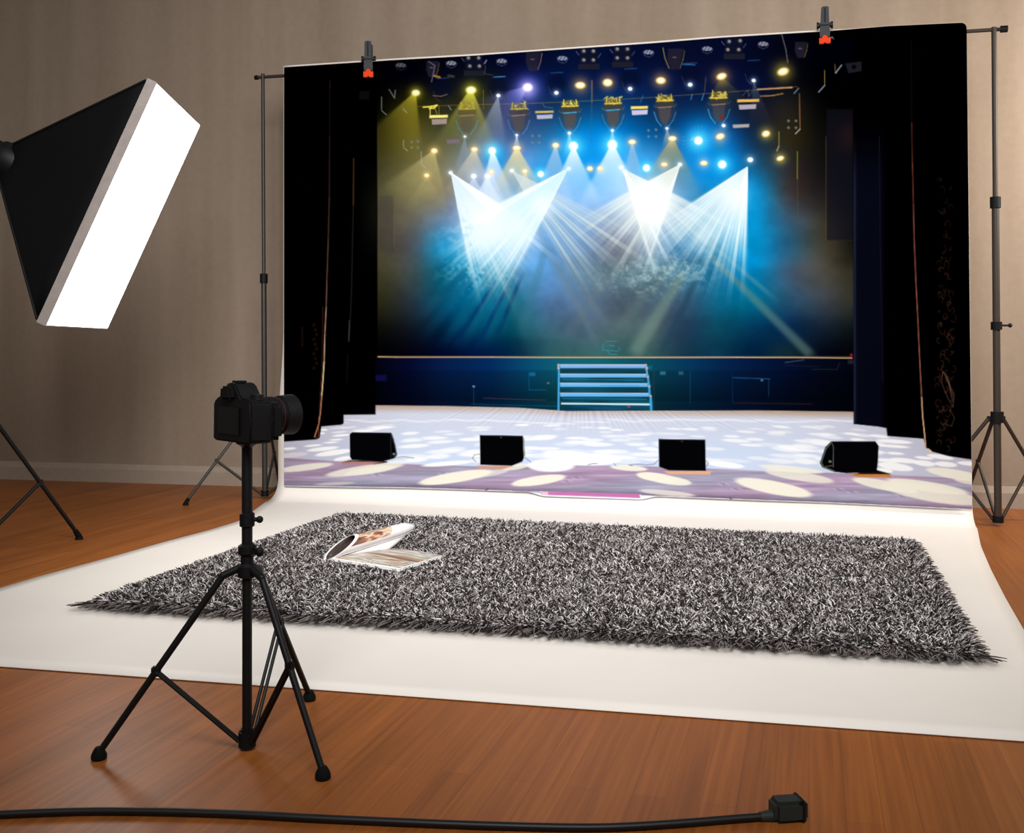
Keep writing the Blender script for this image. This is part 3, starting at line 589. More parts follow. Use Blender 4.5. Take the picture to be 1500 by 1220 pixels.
for i in range(105):                        # brocade scrolls on the front curtain
    yy = 262+g.random()**.8*400; xx = 1384+(yy-262)*.006+(g.random()-.5)*(16+(yy-262)*.03); r = 2+3.6*g.random(); a0 = g.random()*6.3; sg = 1 if g.random() < .5 else -1
    pts = [(xx+r*(1-.1*j)*math.cos(a0+sg*j*.62), yy+1.4*r*(1-.1*j)*math.sin(a0+sg*j*.62)) for j in range(7)]
    br = .4+.6*np.clip((yy-262)/300, 0, 1); line(pts, (92, 46, 24) if g.random() < .7 else (96, 70, 52), 1.2, .36*br)
for j in range(9): line([(1384+j*.9, 545+j*3), (1391+j*.5, 556+j*4)], (118, 84, 62), 1.1, .4)
line([(1381, 544), (1379, 560), (1388, 582), (1396, 596)], (128, 92, 66), 1.3, .5); line([(1381, 544), (1390, 560), (1397, 580), (1396, 596)], (128, 92, 66), 1.2, .6); line([(1392, 600), (1398, 612), (1394, 624), (1386, 622), (1388, 614)], (118, 80, 58), 1.4, .45)

# --- four wedge speakers
SP = [[(512.5, 636), (516, 633), (573, 634), (577, 644), (581, 667), (578.5, 671), (560, 676), (516, 673.5), (513, 669)],
      [(703, 637.2), (766, 638.2), (767.5, 671), (765, 676), (750, 682), (703.5, 680.6)],
      [(964.8, 643), (1033, 644), (1034, 689.5), (980, 688.8), (965.5, 683.5)],
      [(1217.5, 646.4), (1282, 646.2), (1287, 653), (1286, 676), (1284.5, 688.5), (1288, 691.5), (1240, 693), (1222, 691), (1204.5, 684.5), (1201, 678), (1209, 655)]]
line([(503, 677.5), (514, 675), (566, 676.5), (548, 679.2)], (40, 20, 22), 2, .8)
poly([(500, 676.5), (560, 677), (545, 680.3), (500, 679.5)], (190, 124, 104), .9, 1); poly([(699, 682), (752, 682.4), (738, 687), (699, 686)], (216, 152, 124), .9, 1); poly([(972, 690), (1042, 690), (1040, 695), (980, 694.5)], (232, 176, 134), .95, 1); poly([(1244, 693.5), (1302, 693.5), (1306, 699), (1256, 698.5)], (198, 126, 50), .95, 1.2); poly([(1283, 688), (1306, 694.5), (1250, 694.5)], (18, 8, 8), .95)
for p in SP: poly(p, (4, 4, 7), 1)
line([(574, 637), (578.5, 652), (581, 666), (576, 671)], (84, 88, 88), 1.5, .9); line([(572.5, 635), (572.5, 672)], (48, 50, 52), 1.1, .9); ell(577, 665, 2.2, 1.8, (120, 124, 122)); line([(516, 634.2), (572, 635)], (22, 22, 32), 1.1, .8)
line([(703.5, 638.2), (766, 639.2)], (26, 24, 40), 1.3, .8); line([(767.3, 642), (768.6, 668)], (110, 140, 104), 1.6, .8); ell(734, 640.5, 1.2, .9, (90, 96, 90)); line([(965.4, 644), (965.6, 682)], (60, 84, 84), 1., .8); ell(999, 646.5, 1.1, .9, (80, 80, 60)); line([(966, 644.3), (1032, 645.2)], (20, 20, 32), 1.1, .8)
line([(1218, 648), (1210, 657), (1203, 677), (1206, 684), (1222, 690)], (92, 98, 88), 2.2, .9); line([(1219.5, 650), (1221, 656), (1220.5, 684)], (78, 84, 78), 1.6, .9); line([(1207, 684), (1219, 682)], (110, 100, 62), 1.4, .8); ell(1216, 676, 2.4, 1.8, (112, 116, 88)); line([(1220, 647), (1281, 647.2)], (26, 30, 32), 1.2, .8)
for pts in (((581, 670), (592, 669), (606, 671)), ((703, 665), (695, 666), (692, 671), (697, 676)), ((769, 670), (778, 677)), ((964, 674), (958, 680), (948, 681), (935, 680), (921, 681), (926, 682)), ((861, 681), (868, 679), (875, 679)), ((899, 679), (902, 682)), ((1034, 675), (1038, 678), (1035, 683))):
    line(list(pts), (108, 114, 128), 1., .8)

# --- hem along the edges
topY = lambda x: np.interp(x, [410, 416, 530, 575, 700, 800, 950, 1050, 1150, 1205, 1300, 1400, 1430], [98.5, 98, 90.5, 87.5, 80.5, 73.5, 63, 55, 48.8, 45.4, 37.6, 33, 32])
def build_print():
    NX, NY = 1012, 716
    s = np.linspace(0, 1, NX); v = np.linspace(0, 1, NY); Sg, Vg = np.meshgrid(s, v)
    px = 416.2+Sg*(1000+8*Vg-.2); yt = topY(416+s*1000)
    yt = yt+np.where(s > .992, 8-np.sqrt(np.maximum(0, 64-((s-.992)/.008*8)**2)), 0)
    xb = 416+s*1008; yb = boty(xb)+1.6+5.6*sm(xb, 770, 800)*sm(-xb, -965, -935)
    py = yt[None]+(yb-yt)[None]*Vg
    # sample the painted picture
    fx = np.clip(px-X0, 0, IW-1.001); fyy = np.clip(py-Y0, 0, IH-1.001); ix = fx.astype(int); iy = fyy.astype(int); tx = (fx-ix)[..., None]; ty = (fyy-iy)[..., None]
    c = (IMG[iy, ix]*(1-tx)+IMG[iy, ix+1]*tx)*(1-ty)+(IMG[iy+1, ix]*(1-tx)+IMG[iy+1, ix+1]*tx)*ty
    c = np.clip(c, 0, 1)
    c[0, :] = np.array([236, 216, 204])/255
    lin = np.where(c <= .04045, c/12.92, ((c+.055)/1.055)**2.4)
    lin = np.clip(lin*PRINT_GAIN, 0, .93)
    n = -Nf; cc = n.x*P0.x+n.y*P0.y
    a = (px-CX)/F; d = cc/(n.y+n.x*a); co = np.stack([a*d, d, EYE-(py-HY)/F*d], -1)
    # soft fabric waves of a few millimetres
    wv = .0025*np.sin(Sg*21+1.3*np.sin(Vg*3))*(.4+.6*Vg)
    co[..., 0] += Nf.x*wv; co[..., 1] += Nf.y*wv
    # regions
    fpx = (px[:-1, :-1]+px[1:, 1:])/2; fpy = (py[:-1, :-1]+py[1:, 1:])/2
    def inside(pts):
        ins = np.zeros(fpx.shape, bool); k = len(pts)
        for i in range(k):
            (xa, ya), (xb, yb_) = pts[i], pts[(i+1) % k]
            if ya != yb_: ins ^= ((ya > fpy) != (yb_ > fpy)) & (fpx < (xb-xa)*(fpy-ya)/(yb_-ya)+xa)
        return ins
    reg = np.zeros(fpx.shape, int)
    reg[(fpy > 521.5) & (fpx > 500) & (fpx < 1300)] = 1
    reg[fpy > fy(fpx)] = 2
    reg[inside([(817, 533), (948, 533), (959, 603), (816, 602.5)])] = 3
    reg[inside(PL)] = 4; reg[inside(PR)] = 5
    for k, p in enumerate(SP): reg[inside(p)] = 6+k
    root = empty('printed_backdrop', (P0.x, P0.y, 0))
    tag(root, 'printed fabric backdrop showing a theatre stage with crossing spotlight beams, clamped to the crossbar', 'backdrop')
    m = attr_mat('backdrop_print', 'print', diffuse=True)
    idx = np.arange(NX*NY).reshape(NY, NX)
    Fq = np.stack([idx[:-1, :-1], idx[1:, :-1], idx[1:, 1:], idx[:-1, 1:]], -1)
    flat = co.reshape(-1, 3)-np.array([P0.x, P0.y, 0]); lf = lin.reshape(-1, 3)
    names = {0: ('printed_lights_and_haze', 'printed spotlights and pale blue beams'), 1: ('printed_back_wall', 'printed dark blue wall with tan ledge'), 2: ('printed_stage_floor', 'printed stage floor with white light patches'),
             3: ('printed_steps', 'printed pale blue steps'), 4: ('printed_curtain', 'printed black curtain at left'), 5: ('printed_curtain', 'printed black brocade curtain at right')}
    for r in range(10):
        q = Fq[reg == r]
        if not len(q): continue
        used, inv = np.unique(q, return_inverse=True)
        nm, lb = names.get(r, ('printed_speaker', 'printed black wedge speaker'))
        o = np_mesh(nm, flat[used], inv.reshape(q.shape), lf[used], 'print', root, m, smooth=True)
        o['label'] = lb
    return root
PRINT_GAIN = 0.76
build_print()
#@@END@@

# ================================================================== WHITE SWEEP
def sweep():
    back = .028; R = .12
    p0 = P0 - Nf*back
    def onpl(px, z):
        d = plane_depth(px, back); return Vector(((px-CX)/F*d, d, z))
    rows = []
    ztop = 2.512
    for z in np.linspace(ztop, R, 40):
        # left edge widens a little low down where the sheet flares
        t = max(0, min(1, (1.0-z)/.62)); t = t*t*(3-2*t)
        rows.append((onpl(415.2-7.5*t, z), onpl(1412.5+11.4*min(1, (ztop-z)/.12)*.3+8.2*(ztop-z)/(ztop-.08), z)))
    Lb, Rb = rows[-1]
    for a in np.linspace(0, PI/2, 12)[1:]:
        f = R*(1-math.cos(a)); z = R-R*math.sin(a)
        k = (a/(PI/2))**2
        rows.append((Lb+Nf*f+Vector((0, 0, z-Lb.z))+E_*(-.02*k), Rb+Nf*f+Vector((0, 0, z-Rb.z))+E_*(.0*k)))
    Lf = [rows[-1][0]] + [flo(x, y) for x, y in ((352, 764), (306, 778), (245, 794), (150, 821), (60, 845), (0, 863))]
    dirL = (Lf[-1]-Lf[-2]).normalized()
    # front edge line through (0,977) and (1500,1088)
    f0 = flo(0, 978); f1 = flo(1500, 1088); fd = (f1-f0).normalized()
    def meet(p, d):      # intersection of p+td and the front line
        A = np.array([[d.x, -fd.x], [d.y, -fd.y]]); b = np.array([f0.x-p.x, f0.y-p.y]); t = np.linalg.solve(A, b)[0]
        return p+d*float(t)
    Lf.append(meet(Lf[-1], dirL))
    Rf = [rows[-1][1]] + [flo(x, y) for x, y in ((1437, 802), (1452, 837), (1473, 878), (1498, 922))]
    dirR = (Rf[-1]-Rf[-2]).normalized(); Rf.append(meet(Rf[-1], dirR))
    def resample(P, n):
        s = [0]
        for a, b in zip(P, P[1:]): s.append(s[-1]+(b-a).length)
        o = []
        for t in np.linspace(0, s[-1], n):
            i = max(0, min(len(P)-2, int(np.searchsorted(s, t))-1)); u = (t-s[i])/max(1e-9, s[i+1]-s[i])
            o.append(P[i].lerp(P[i+1], u))
        return o
    for a, b in list(zip(resample(Lf, 40), resample(Rf, 40)))[1:]:
        rows.append((a, b))
    P = []
    for l, r in rows:
        row = []
        for t in np.linspace(0, 1, 60):
            q = l.lerp(r, t)
            if l.z > R+.001:                     # the top hem follows the hem of the print, a little higher
                px_ = CX+F*q.x/q.y; zt = EYE+(HY-float(topY(px_))+float(np.interp(px_, [1180, 1320], [.6, -3.0])))/F*q.y
                q.z = R+(zt-R)*(q.z-R)/(ztop-R)
            row.append(q+Vector((0, 0, .004)))
        P.append(row)
    m = mat('white_vinyl', (238, 230, 221), .55, 0, .3, vary=.025, scale=2.2, bump=.05, bscale=6)
    o = MB().quadgrid(P).build('backdrop_sweep', m)
    so = o.modifiers.new('thick', 'SOLIDIFY'); so.thickness = .003; so.offset = 0
    return tag(o, 'wide white sheet curving from behind the printed stage scene across the floor under the rug', 'backdrop sheet')
sweep()

# ================================================================== STANDS
def stand(name, base, top, hub_z, feet, joint_t, r_low, r_up, mlow, label, cat, group, braces_r=.008, z_split=None, slim=False, brace_z=.03, knobs=(), leg_r=.009):
    """base: floor point of the pole, top: tip of the pole, feet: floor points"""
    root = tag(empty(name, base), label, cat, group)
    B = Vector(base)
    up = (Vector(top)-B)
    def on(z): return up*(z/up.z)
    zs = z_split or up.z*.55
    MB().cyl(on(.02), on(zs), r_low, n=18).build('lower_pole', mlow, root)
    MB().cyl(on(zs-.01), on(up.z), r_up, n=16).build('upper_pole', mlow, root)
    c = MB()
    c.cyl(on(zs-.035), on(zs+.02), r_low*1.45, n=18); c.build('collar', M['black_plastic'], root)
    for kz in knobs:
        k = MB(); k.cyl(on(kz-.022), on(kz+.018), r_low*1.5, n=16)
        k.cyl(on(kz)+Vector((r_low, 0, 0)), on(kz)+Vector((r_low*3.6, -.004, 0)), .005, n=8)
        k.ball(on(kz)+Vector((r_low*3.8, -.004, 0)), .011, (1, .6, 1)); k.build('collar_knob', M['black_plastic'], root)
    h = MB(); h.cyl(on(hub_z-.03), on(hub_z+.025), r_low*1.75, n=18)
    for f in feet:
        d = (Vector(f)-B); d.z = 0; d.normalize()
        h.box(on(hub_z-.012)+d*r_low*2.1, (.02, .012, .028), Matrix.Rotation(math.atan2(d.y, d.x), 3, 'Z'))
    h.build('leg_hub', M['black_plastic'], root)
    b = MB(); b.cyl(on(brace_z-.012), on(brace_z+.02), r_low*1.5, n=16); b.build('brace_collar', M['black_plastic'], root)
    for f in feet:
        f = Vector(f)-B; d = f.copy(); d.z = 0; d.normalize()
        s = on(hub_z-.012)+d*r_low*2.3
        e = f+Vector((0, 0, .016))
        leg = MB().cyl(s, e, leg_r, n=12)
        j = s.lerp(e, joint_t)
        leg.box(j, (.018, .018, .026), Matrix.Rotation(math.atan2(d.y, d.x), 3, 'Z'))
        lo = leg.build('leg', mlow, root)
        MB().cyl(f+Vector((0, 0, .001)), f+Vector((0, 0, .014)), leg_r*2.0, leg_r*1.6, n=14).cyl(f+Vector((0, 0, .012)), e.lerp(s, .04), leg_r*1.5, leg_r*1.25, n=12).build('rubber_foot', M['rubber'], lo)
        MB().cyl(j, on(brace_z)+d*r_low*1.2, braces_r, n=10).build('brace', mlow, root)
    return root
def ring_feet(c, r, a0):
    return [Vector((c[0]+r*math.cos(math.radians(a0+120*k)), c[1]+r*math.sin(math.radians(a0+120*k)), 0)) for k in range(3)]

# left backdrop stand (foot seen at 272,740)
lb = flo(388, 731); lt = at(385, 108, lb.y)
f0 = flo(272, 740); dv = f0-lb
stand('backdrop_stand', lb, lt, .56, [f0]+[lb+Vector((.455*math.cos(math.radians(a)), .455*math.sin(math.radians(a)), 0)) for a in (-4, 92)],
      .58, .0155, .0105, M['grey_metal'], 'dark thin light stand at the left edge of the printed backdrop, partly behind the camera', 'backdrop stand',
      'tripod stands holding the crossbar', knobs=(), z_split=1.30, leg_r=.0085)
# right backdrop stand
rb = flo(1462, 770.5); rt = at(1456, 40, rb.y)
rd = Vector((.42, .02, 0)); 
stand('backdrop_stand', rb, rt, .545, [rb+Matrix.Rotation(math.radians(a), 3, 'Z') @ rd for a in (17, 157, 87)],
      .46, .0175, .0125, M['brown_metal'], 'tall stand at the right edge of the photo beside the printed backdrop', 'backdrop stand',
      'tripod stands holding the crossbar', knobs=(1.0,), z_split=1.62, leg_r=.0095)

# crossbar, just behind both cloths
cbL = lt+Vector((0, 0, -.02)); cbR = rt+Vector((0, 0, -.012))
cb = MB(); dC = (cbR-cbL).normalized()
cb.cyl(cbL-dC*.035, cbR+dC*.05, .0095, n=14)
o = cb.build('crossbar', M['brown_metal'])
MB().cyl(cbR+dC*.03, cbR+dC*.062, .017, n=16).build('end_cap', M['black_plastic'], o)
MB().cyl(cbL-dC*.05, cbL-dC*.03, .013, n=16).build('end_cap', M['black_plastic'], o)
tag(o, 'long thin brown crossbar carrying the backdrop between the two tall stands', 'crossbar')

# ================================================================== CLAMPS
def clamp(px, ptop, pbot, label):
    d = plane_depth(px); S = F/d
    h = (pbot-ptop)/S
    top = at(px, ptop, d)
    a_ = math.atan2(E_.y, E_.x); root = tag(empty('spring_clamp', at(px, pbot, d)+Nf*.018, a_*.35-.65*math.atan((px-CX)/F)), label, 'clamp', 'spring clamps on the top edge')
    # local: x along the cloth, -y to the camera, z up; 0 = tips
    for s, nm in ((-1, 'front'), (1, 'rear')):
        y0 = -.012*s*-1 if False else s*.016+.022
        a = MB()
        # handle: tapered channel
        a.prism([(-.021, h*.5), (.021, h*.5), (.0185, h*.985), (.012, h), (-.012, h), (-.0185, h*.985)], -.007, .007, .003)
        a.xf(Matrix.Translation((0, y0+s*.006, 0)) @ Matrix.Rotation(-s*.06, 4, 'X'))
        ho = a.build('handle', M['clamp_grey'], root)
        r = MB().box((0, y0+s*.0215, h*.76), (.008, .008, h*.40), Matrix.Rotation(-s*.06, 3, 'X'), .002).build('grip_rib', M['black_plastic'], ho)
        j = MB()
        j.prism([(-.026, h*.30), (-.023, h*.16), (-.010, h*.2), (0, h*.24), (.010, h*.2), (.023, h*.16), (.026, h*.30), (.022, h*.52), (.034, h*.58), (-.034, h*.58), (-.022, h*.52)], -.006, .006, .002)
        j.xf(Matrix.Translation((0, y0, 0)))
        jo = j.build('jaw', M['clamp_grey'], root)
        t = MB()
        t.prism([(-.028, 0), (-.006, .0), (0, h*.04), (.006, .0), (.028, 0), (.028, h*.17), (.016, h*.15), (.007, h*.24), (-.007, h*.24), (-.016, h*.15), (-.028, h*.17)], -.008, .008, .002)
        t.xf(Matrix.Translation((0, y0-s*.002, 0)))
        t.build('pad', M['orange'], root)
    MB().cyl((-.038, .022, h*.53), (.038, .022, h*.53), .012, n=14).cyl((-.040, .022, h*.53), (-.030, .022, h*.53), .018, n=16).cyl((.030, .022, h*.53), (.040, .022, h*.53), .018, n=16).build('pivot', M['black_metal'], root)
    return root
clamp(541, 62, 114, 'grey spring clamp with orange tips near the left end of the backdrop top edge')
clamp(1208, 12, 65, 'grey spring clamp with orange tips near the right end of the backdrop top edge')

# ================================================================== SOFTBOX + ITS STAND
SA = at(228, 121, 4.0); SD = at(66, 476, 4.0); v_ = Vector((-.082, 1, 0)).normalized()
S_ = .765; SB = SA+v_*S_; SC = SD+v_*S_
u_ = (SA-SD).normalized(); n_ = u_.cross(v_)
if n_.x < 0: n_ = -n_
cen = (SA+SB+SC+SD)/4; apex = cen-n_*.53
sbx = tag(empty('softbox', apex), 'black rectangular softbox with a glowing white front, tilted downward at upper left', 'softbox')
def rect(c, a, b, o): return [c-u_*a/2-v_*b/2+n_*o, c+u_*a/2-v_*b/2+n_*o, c+u_*a/2+v_*b/2+n_*o, c-u_*a/2+v_*b/2+n_*o]
Ls = (SA-SD).length
rim0 = rect(cen, Ls, S_, -.03); ap = rect(apex, .15, .13, 0)
mb = MB(); g = []
def shell(mb, A, B, n=8, sag=.02):
    # four fabric panels between ribs, each bowed slightly inwards
    for i in range(4):
        a0, a1, b0, b1 = A[i], A[(i+1) % 4], B[i], B[(i+1) % 4]
        rows = []
        for p in np.linspace(0, 1, n):
            row = []
            for q in np.linspace(0, 1, n):
                x = a0.lerp(a1, q).lerp(b0.lerp(b1, q), p)
                inward = (cen-x); inward -= n_*inward.dot(n_); 
                if inward.length > 1e-6: inward.normalize()
                row.append(x+inward*sag*math.sin(PI*p)*math.sin(PI*q)*1.2)
            rows.append(row)
        mb.quadgrid(rows)
shell(mb, rim0, ap)
bmesh.ops.remove_doubles(mb.bm, verts=mb.bm.verts, dist=1e-4)
sh = mb.xf(Matrix.Translation(-apex)).build('shell', M['black_nylon'], sbx)
so = sh.modifiers.new('t', 'SOLIDIFY'); so.thickness = .004
mb = MB()
for i in range(4): mb.cyl(rim0[i].lerp(ap[i], .02)-apex, ap[i]-apex, .006, n=8)
mb.build('rib', M['black_metal'], sbx)
mb = MB()
r0 = rect(cen, Ls+.006, S_+.006, -.034); r1 = rect(cen, Ls+.006, S_+.006, .004); r2 = rect(cen, Ls-.02, S_-.02, .004); r3 = rect(cen, Ls-.02, S_-.02, -.034)
for a, b in ((r0, r1), (r1, r2), (r2, r3), (r3, r0)):
    for i in range(4): mb.quadgrid([[a[i], a[(i+1) % 4]], [b[i], b[(i+1) % 4]]])
bmesh.ops.remove_doubles(mb.bm, verts=mb.bm.verts, dist=1e-5)
mb.xf(Matrix.Translation(-apex)).build('rim', M['rim_grey'], sbx, smooth=False)
em = bpy.data.materials.new('lit_diffuser'); em.use_nodes = True; nt = em.node_tree
nt.nodes.remove(nt.nodes['Principled BSDF']); e = nt.nodes.new('ShaderNodeEmission')
nz = nt.nodes.new('ShaderNodeTexNoise'); nz.inputs['Scale'].default_value = 3
rr = nt.nodes.new('ShaderNodeMapRange'); rr.inputs['To Min'].default_value = 7; rr.inputs['To Max'].default_value = 8
nt.links.new(nz.outputs['Fac'], rr.inputs['Value']); nt.links.new(rr.outputs[0], e.inputs['Strength'])
e.inputs['Color'].default_value = (1, .97, .93, 1); nt.links.new(e.outputs[0], nt.nodes['Material Output'].inputs['Surface'])
mb = MB(); rows = []
for p in np.linspace(0, 1, 10):
    rows.append([cen+u_*(p-.5)*(Ls-.004)+v_*(q-.5)*(S_-.004)+n_*(.005+.012*math.sin(PI*p)*math.sin(PI*q)) for q in np.linspace(0, 1, 10)])
mb.quadgrid(rows).xf(Matrix.Translation(-apex)).build('diffuser', em, sbx)
# speed ring and lamp head
mb = MB().lathe([(-.02, .075), (-.02, .088), (.03, .088), (.045, .08)], (0, 0, 0), n_)
mb.build('speed_ring', M['black_metal'], sbx)
mb = MB().lathe([(-.36, .05), (-.355, .062), (-.33, .068), (-.06, .068), (-.05, .078), (-.02, .078)], (0, 0, 0), n_)
lh = mb.build('lamp_head', M['black_plastic'], sbx)
MB().box(-n_*.2-Vector((0, 0, .09)), (.05, .06, .07), None, .006).build('tilt_bracket', M['black_metal'], sbx)
pb = Vector((-2.32, 4.40, 0))
tb = apex-n_*.2-Vector((0, 0, .11))
pb = Vector((tb.x, tb.y, 0)); pb.x = min(pb.x, -2.25)
ff = flo(116, 790); dv = ff-pb
stand('light_stand', pb, Vector((tb.x, tb.y, tb.z-.01)), .70, [ff]+[pb+Matrix.Rotation(math.radians(a), 3, 'Z') @ dv for a in (120, -120)],
      .60, .0165, .0115, M['black_metal'], 'black light stand under the softbox, only a leg and brace showing at left', 'light stand', None, knobs=(), z_split=1.1, leg_r=.0095)

# ================================================================== TRIPOD + CAMERA
tc_ = flo(362, 1097); feet = [flo(145, 1112), flo(473, 1141), flo(453, 1026)]
trp = tag(empty('camera_tripod', tc_), 'black tripod in the foreground carrying the camera in front of the rug', 'tripod')
rl, ru = .0112, .0112
hubz = .415; topz = .686
MB().cyl((0, 0, .014), (0, 0, hubz), .0108, n=18).build('lower_pole', M['black_metal'], trp)
MB().cyl((0, 0, hubz), (0, 0, topz-.012), .0118, n=18).build('upper_pole', M['black_metal'], trp)
mb = MB().lathe([(0, .012), (.004, .021), (.028, .021), (.034, .014), (.05, .014), (.056, .020), (.072, .020), (.078, .012)], (0, 0, hubz-.034), (0, 0, 1)); mb.build('leg_hub', M['black_plastic'], trp)
kn = MB().cyl((0, 0, hubz+.022), (.026, -.006, hubz+.026), .005, n=8).ball((.029, -.006, hubz+.026), .010, (1, .7, 1.1)); kn.build('knob', M['black_plastic'], trp)
mb = MB().lathe([(0, .012), (.003, .0165), (.03, .0165), (.033, .0125)], (0, 0, .495), (0, 0, 1)).cyl((0, 0, .512), (.026, 0, .512), .005, n=8).ball((.028, 0, .512), .008)
mb.build('collar_knob', M['black_plastic'], trp)
MB().cyl((0, 0, .006), (0, 0, .04), .019, n=18).cyl((0, 0, .036), (0, 0, .046), .014, n=16).build('brace_collar', M['black_plastic'], trp)
for f, jt in zip(feet, (.545, .47, .40)):
    f = f-tc_; d = f.normalized(); s = Vector((0, 0, hubz-.014))+d*.022; e = f+Vector((0, 0, .014))
    k1 = s+d*.03-Vector((0, 0, .012))
    leg = MB().cyl(s-d*.006+Vector((0, 0, .004)), k1, .009, n=12)
    leg.cyl(k1, e, .0078, .0072, n=14); leg.ball(k1, .0088)
    j = k1.lerp(e, jt)
    leg.box(j, (.020, .016, .022), Matrix.Rotation(math.atan2(d.y, d.x), 3, 'Z'), .003)
    lo = leg.build('leg', M['black_metal'], trp)
    MB().lathe([(0, .009), (.002, .0165), (.010, .0165), (.02, .012), (.026, .008)], f+Vector((0, 0, .0005)), (0, 0, 1), n=16).build('rubber_foot', M['rubber'], lo)
    sd = Vector((-d.y, d.x, 0))
    for q in (-1, 1):
        MB().cyl(j+sd*.006*q, Vector((0, 0, .02))+d*.018+sd*.006*q, .0042, n=8).build('brace', M['black_metal'], trp)
hd = MB().lathe([(0, .0125), (.004, .017), (.008, .024), (.012, .024)], (0, 0, topz-.0125), (0, 0, 1)); hd.build('mounting_plate', M['black_metal'], trp)

cam_th = math.radians(-46)
ph = tag(empty('photo_camera', tc_+Vector((-.010, 0, topz)), cam_th), 'black photo camera with a lens, mounted on the foreground tripod and aimed right', 'camera'); ph.scale = (1.14, .98, 1.05)
body = [(-.072, .004), (-.068, 0), (.070, 0), (.074, .004), (.076, .05), (.074, .084), (.066, .092), (.036, .095), (.026, .108), (.016, .121), (.006, .125), (-.012, .125), (-.022, .121), (-.034, .102), (-.046, .095), (-.062, .091), (-.070, .08)]
MB().prism(body, -.030, .026, .004).build('body', M['black_plastic'], ph)
MB().prism([(.045, .006), (.078, .006), (.080, .05), (.078, .082), (.048, .088)], .02, .052, .008).build('grip', M['rubber'], ph)
MB().prism([(-.024, .090), (.016, .090), (.014, .118), (-.022, .118)], -.044, -.026, .005).build('eyepiece', M['rubber'], ph)
MB().box((-.004, -.031, .045), (.084, .006, .058), None, .002).build('rear_screen', M['screen'], ph)
MB().cyl((.055, 0, .09), (.055, 0, .102), .014, n=20).build('mode_dial', M['black_metal'], ph)
MB().cyl((-.054, .0, .09), (-.054, .0, .098), .012, n=20).build('mode_dial', M['black_metal'], ph)
MB().box((-.003, -.006, .127), (.022, .024, .005), None, .001).build('hot_shoe', M['black_metal'], ph)
ln = MB().lathe([(.02, .034), (.026, .038), (.034, .038), (.036, .036), (.052, .036), (.054, .0395), (.082, .0395), (.084, .0375), (.094, .0375), (.097, .042), (.128, .0445), (.130, .0445), (.130, .040), (.112, .036)], (-.004, 0, .052), (0, 1, 0), n=36)
lo = ln.build('lens', M['black_plastic'], ph)
MB().lathe([(.1115, .0360), (.116, .026), (.117, .008)], (-.004, 0, .052), (0, 1, 0), n=32).build('front_glass', M['glass'], lo)
MB().lathe([(.0875, .0379), (.0878, .0384), (.0895, .0384), (.0898, .0379)], (-.004, 0, .052), (0, 1, 0), n=36).build('red_ring', M['red'], lo)
for k in (0,):
    MB().lathe([(.056, .0397), (.058, .041), (.078, .041), (.080, .0397)], (-.004, 0, .052), (0, 1, 0), n=40).build('zoom_ring', M['rubber'], lo)
MB().tube([(-.073, .0, .078), (-.080, -.004, .06), (-.079, -.012, .045), (-.074, -.014, .034)], .002, 8).build('strap_lug', M['black_metal'], ph)

# ================================================================== CABLE IN THE FOREGROUND
ppx = [(-60, 1196), (0, 1193), (80, 1189.5), (160, 1188), (260, 1189.5), (360, 1193), (460, 1198.5), (560, 1203), (680, 1208), (800, 1211.5), (880, 1212), (950, 1209), (1020, 1204), (1080, 1199), (1128, 1195.5)]
def smooth(P, k=6):
    o = []
    for i in range(len(P)-1):
        p0 = P[max(i-1, 0)]; p1 = P[i]; p2 = P[i+1]; p3 = P[min(i+2, len(P)-1)]
        for j in range(k):
            t = j/k
            o.append(.5*((2*p1)+(p2-p0)*t+(2*p0-5*p1+4*p2-p3)*t*t+(3*p1-p0-3*p2+p3)*t**3))
    return o+[P[-1]]
cp = smooth([flo(x, y, .0077) for x, y in ppx])
cab = tag(empty('extension_cable', cp[0]-Vector((0, 0, .0077))), 'black cable with a blocky connector lying across the floor along the bottom of the photo', 'cable')
o0 = cp[0]-Vector((0, 0, .0077))
MB().tube([p-o0 for p in cp], .0076, 12).build('cord', M['cable'], cab)
pe = cp[-1]-o0; pdv = (cp[-1]-cp[-3]).normalized()
pm = Matrix.Rotation(math.atan2(pdv.y, pdv.x), 3, 'Z')
pl = MB()
pl.box(pe+pdv*.036+Vector((0, 0, .0125)), (.066, .044, .040), pm, .007); pl.cyl(pe-pdv*.02, pe+pdv*.012, .009, .013, n=14)
po = pl.build('plug', M['plug'], cab)
MB().box(pe+pdv*.058+Vector((0, 0, .0125)), (.012, .047, .042), pm, .004).build('collar', M['black_plastic'], po)

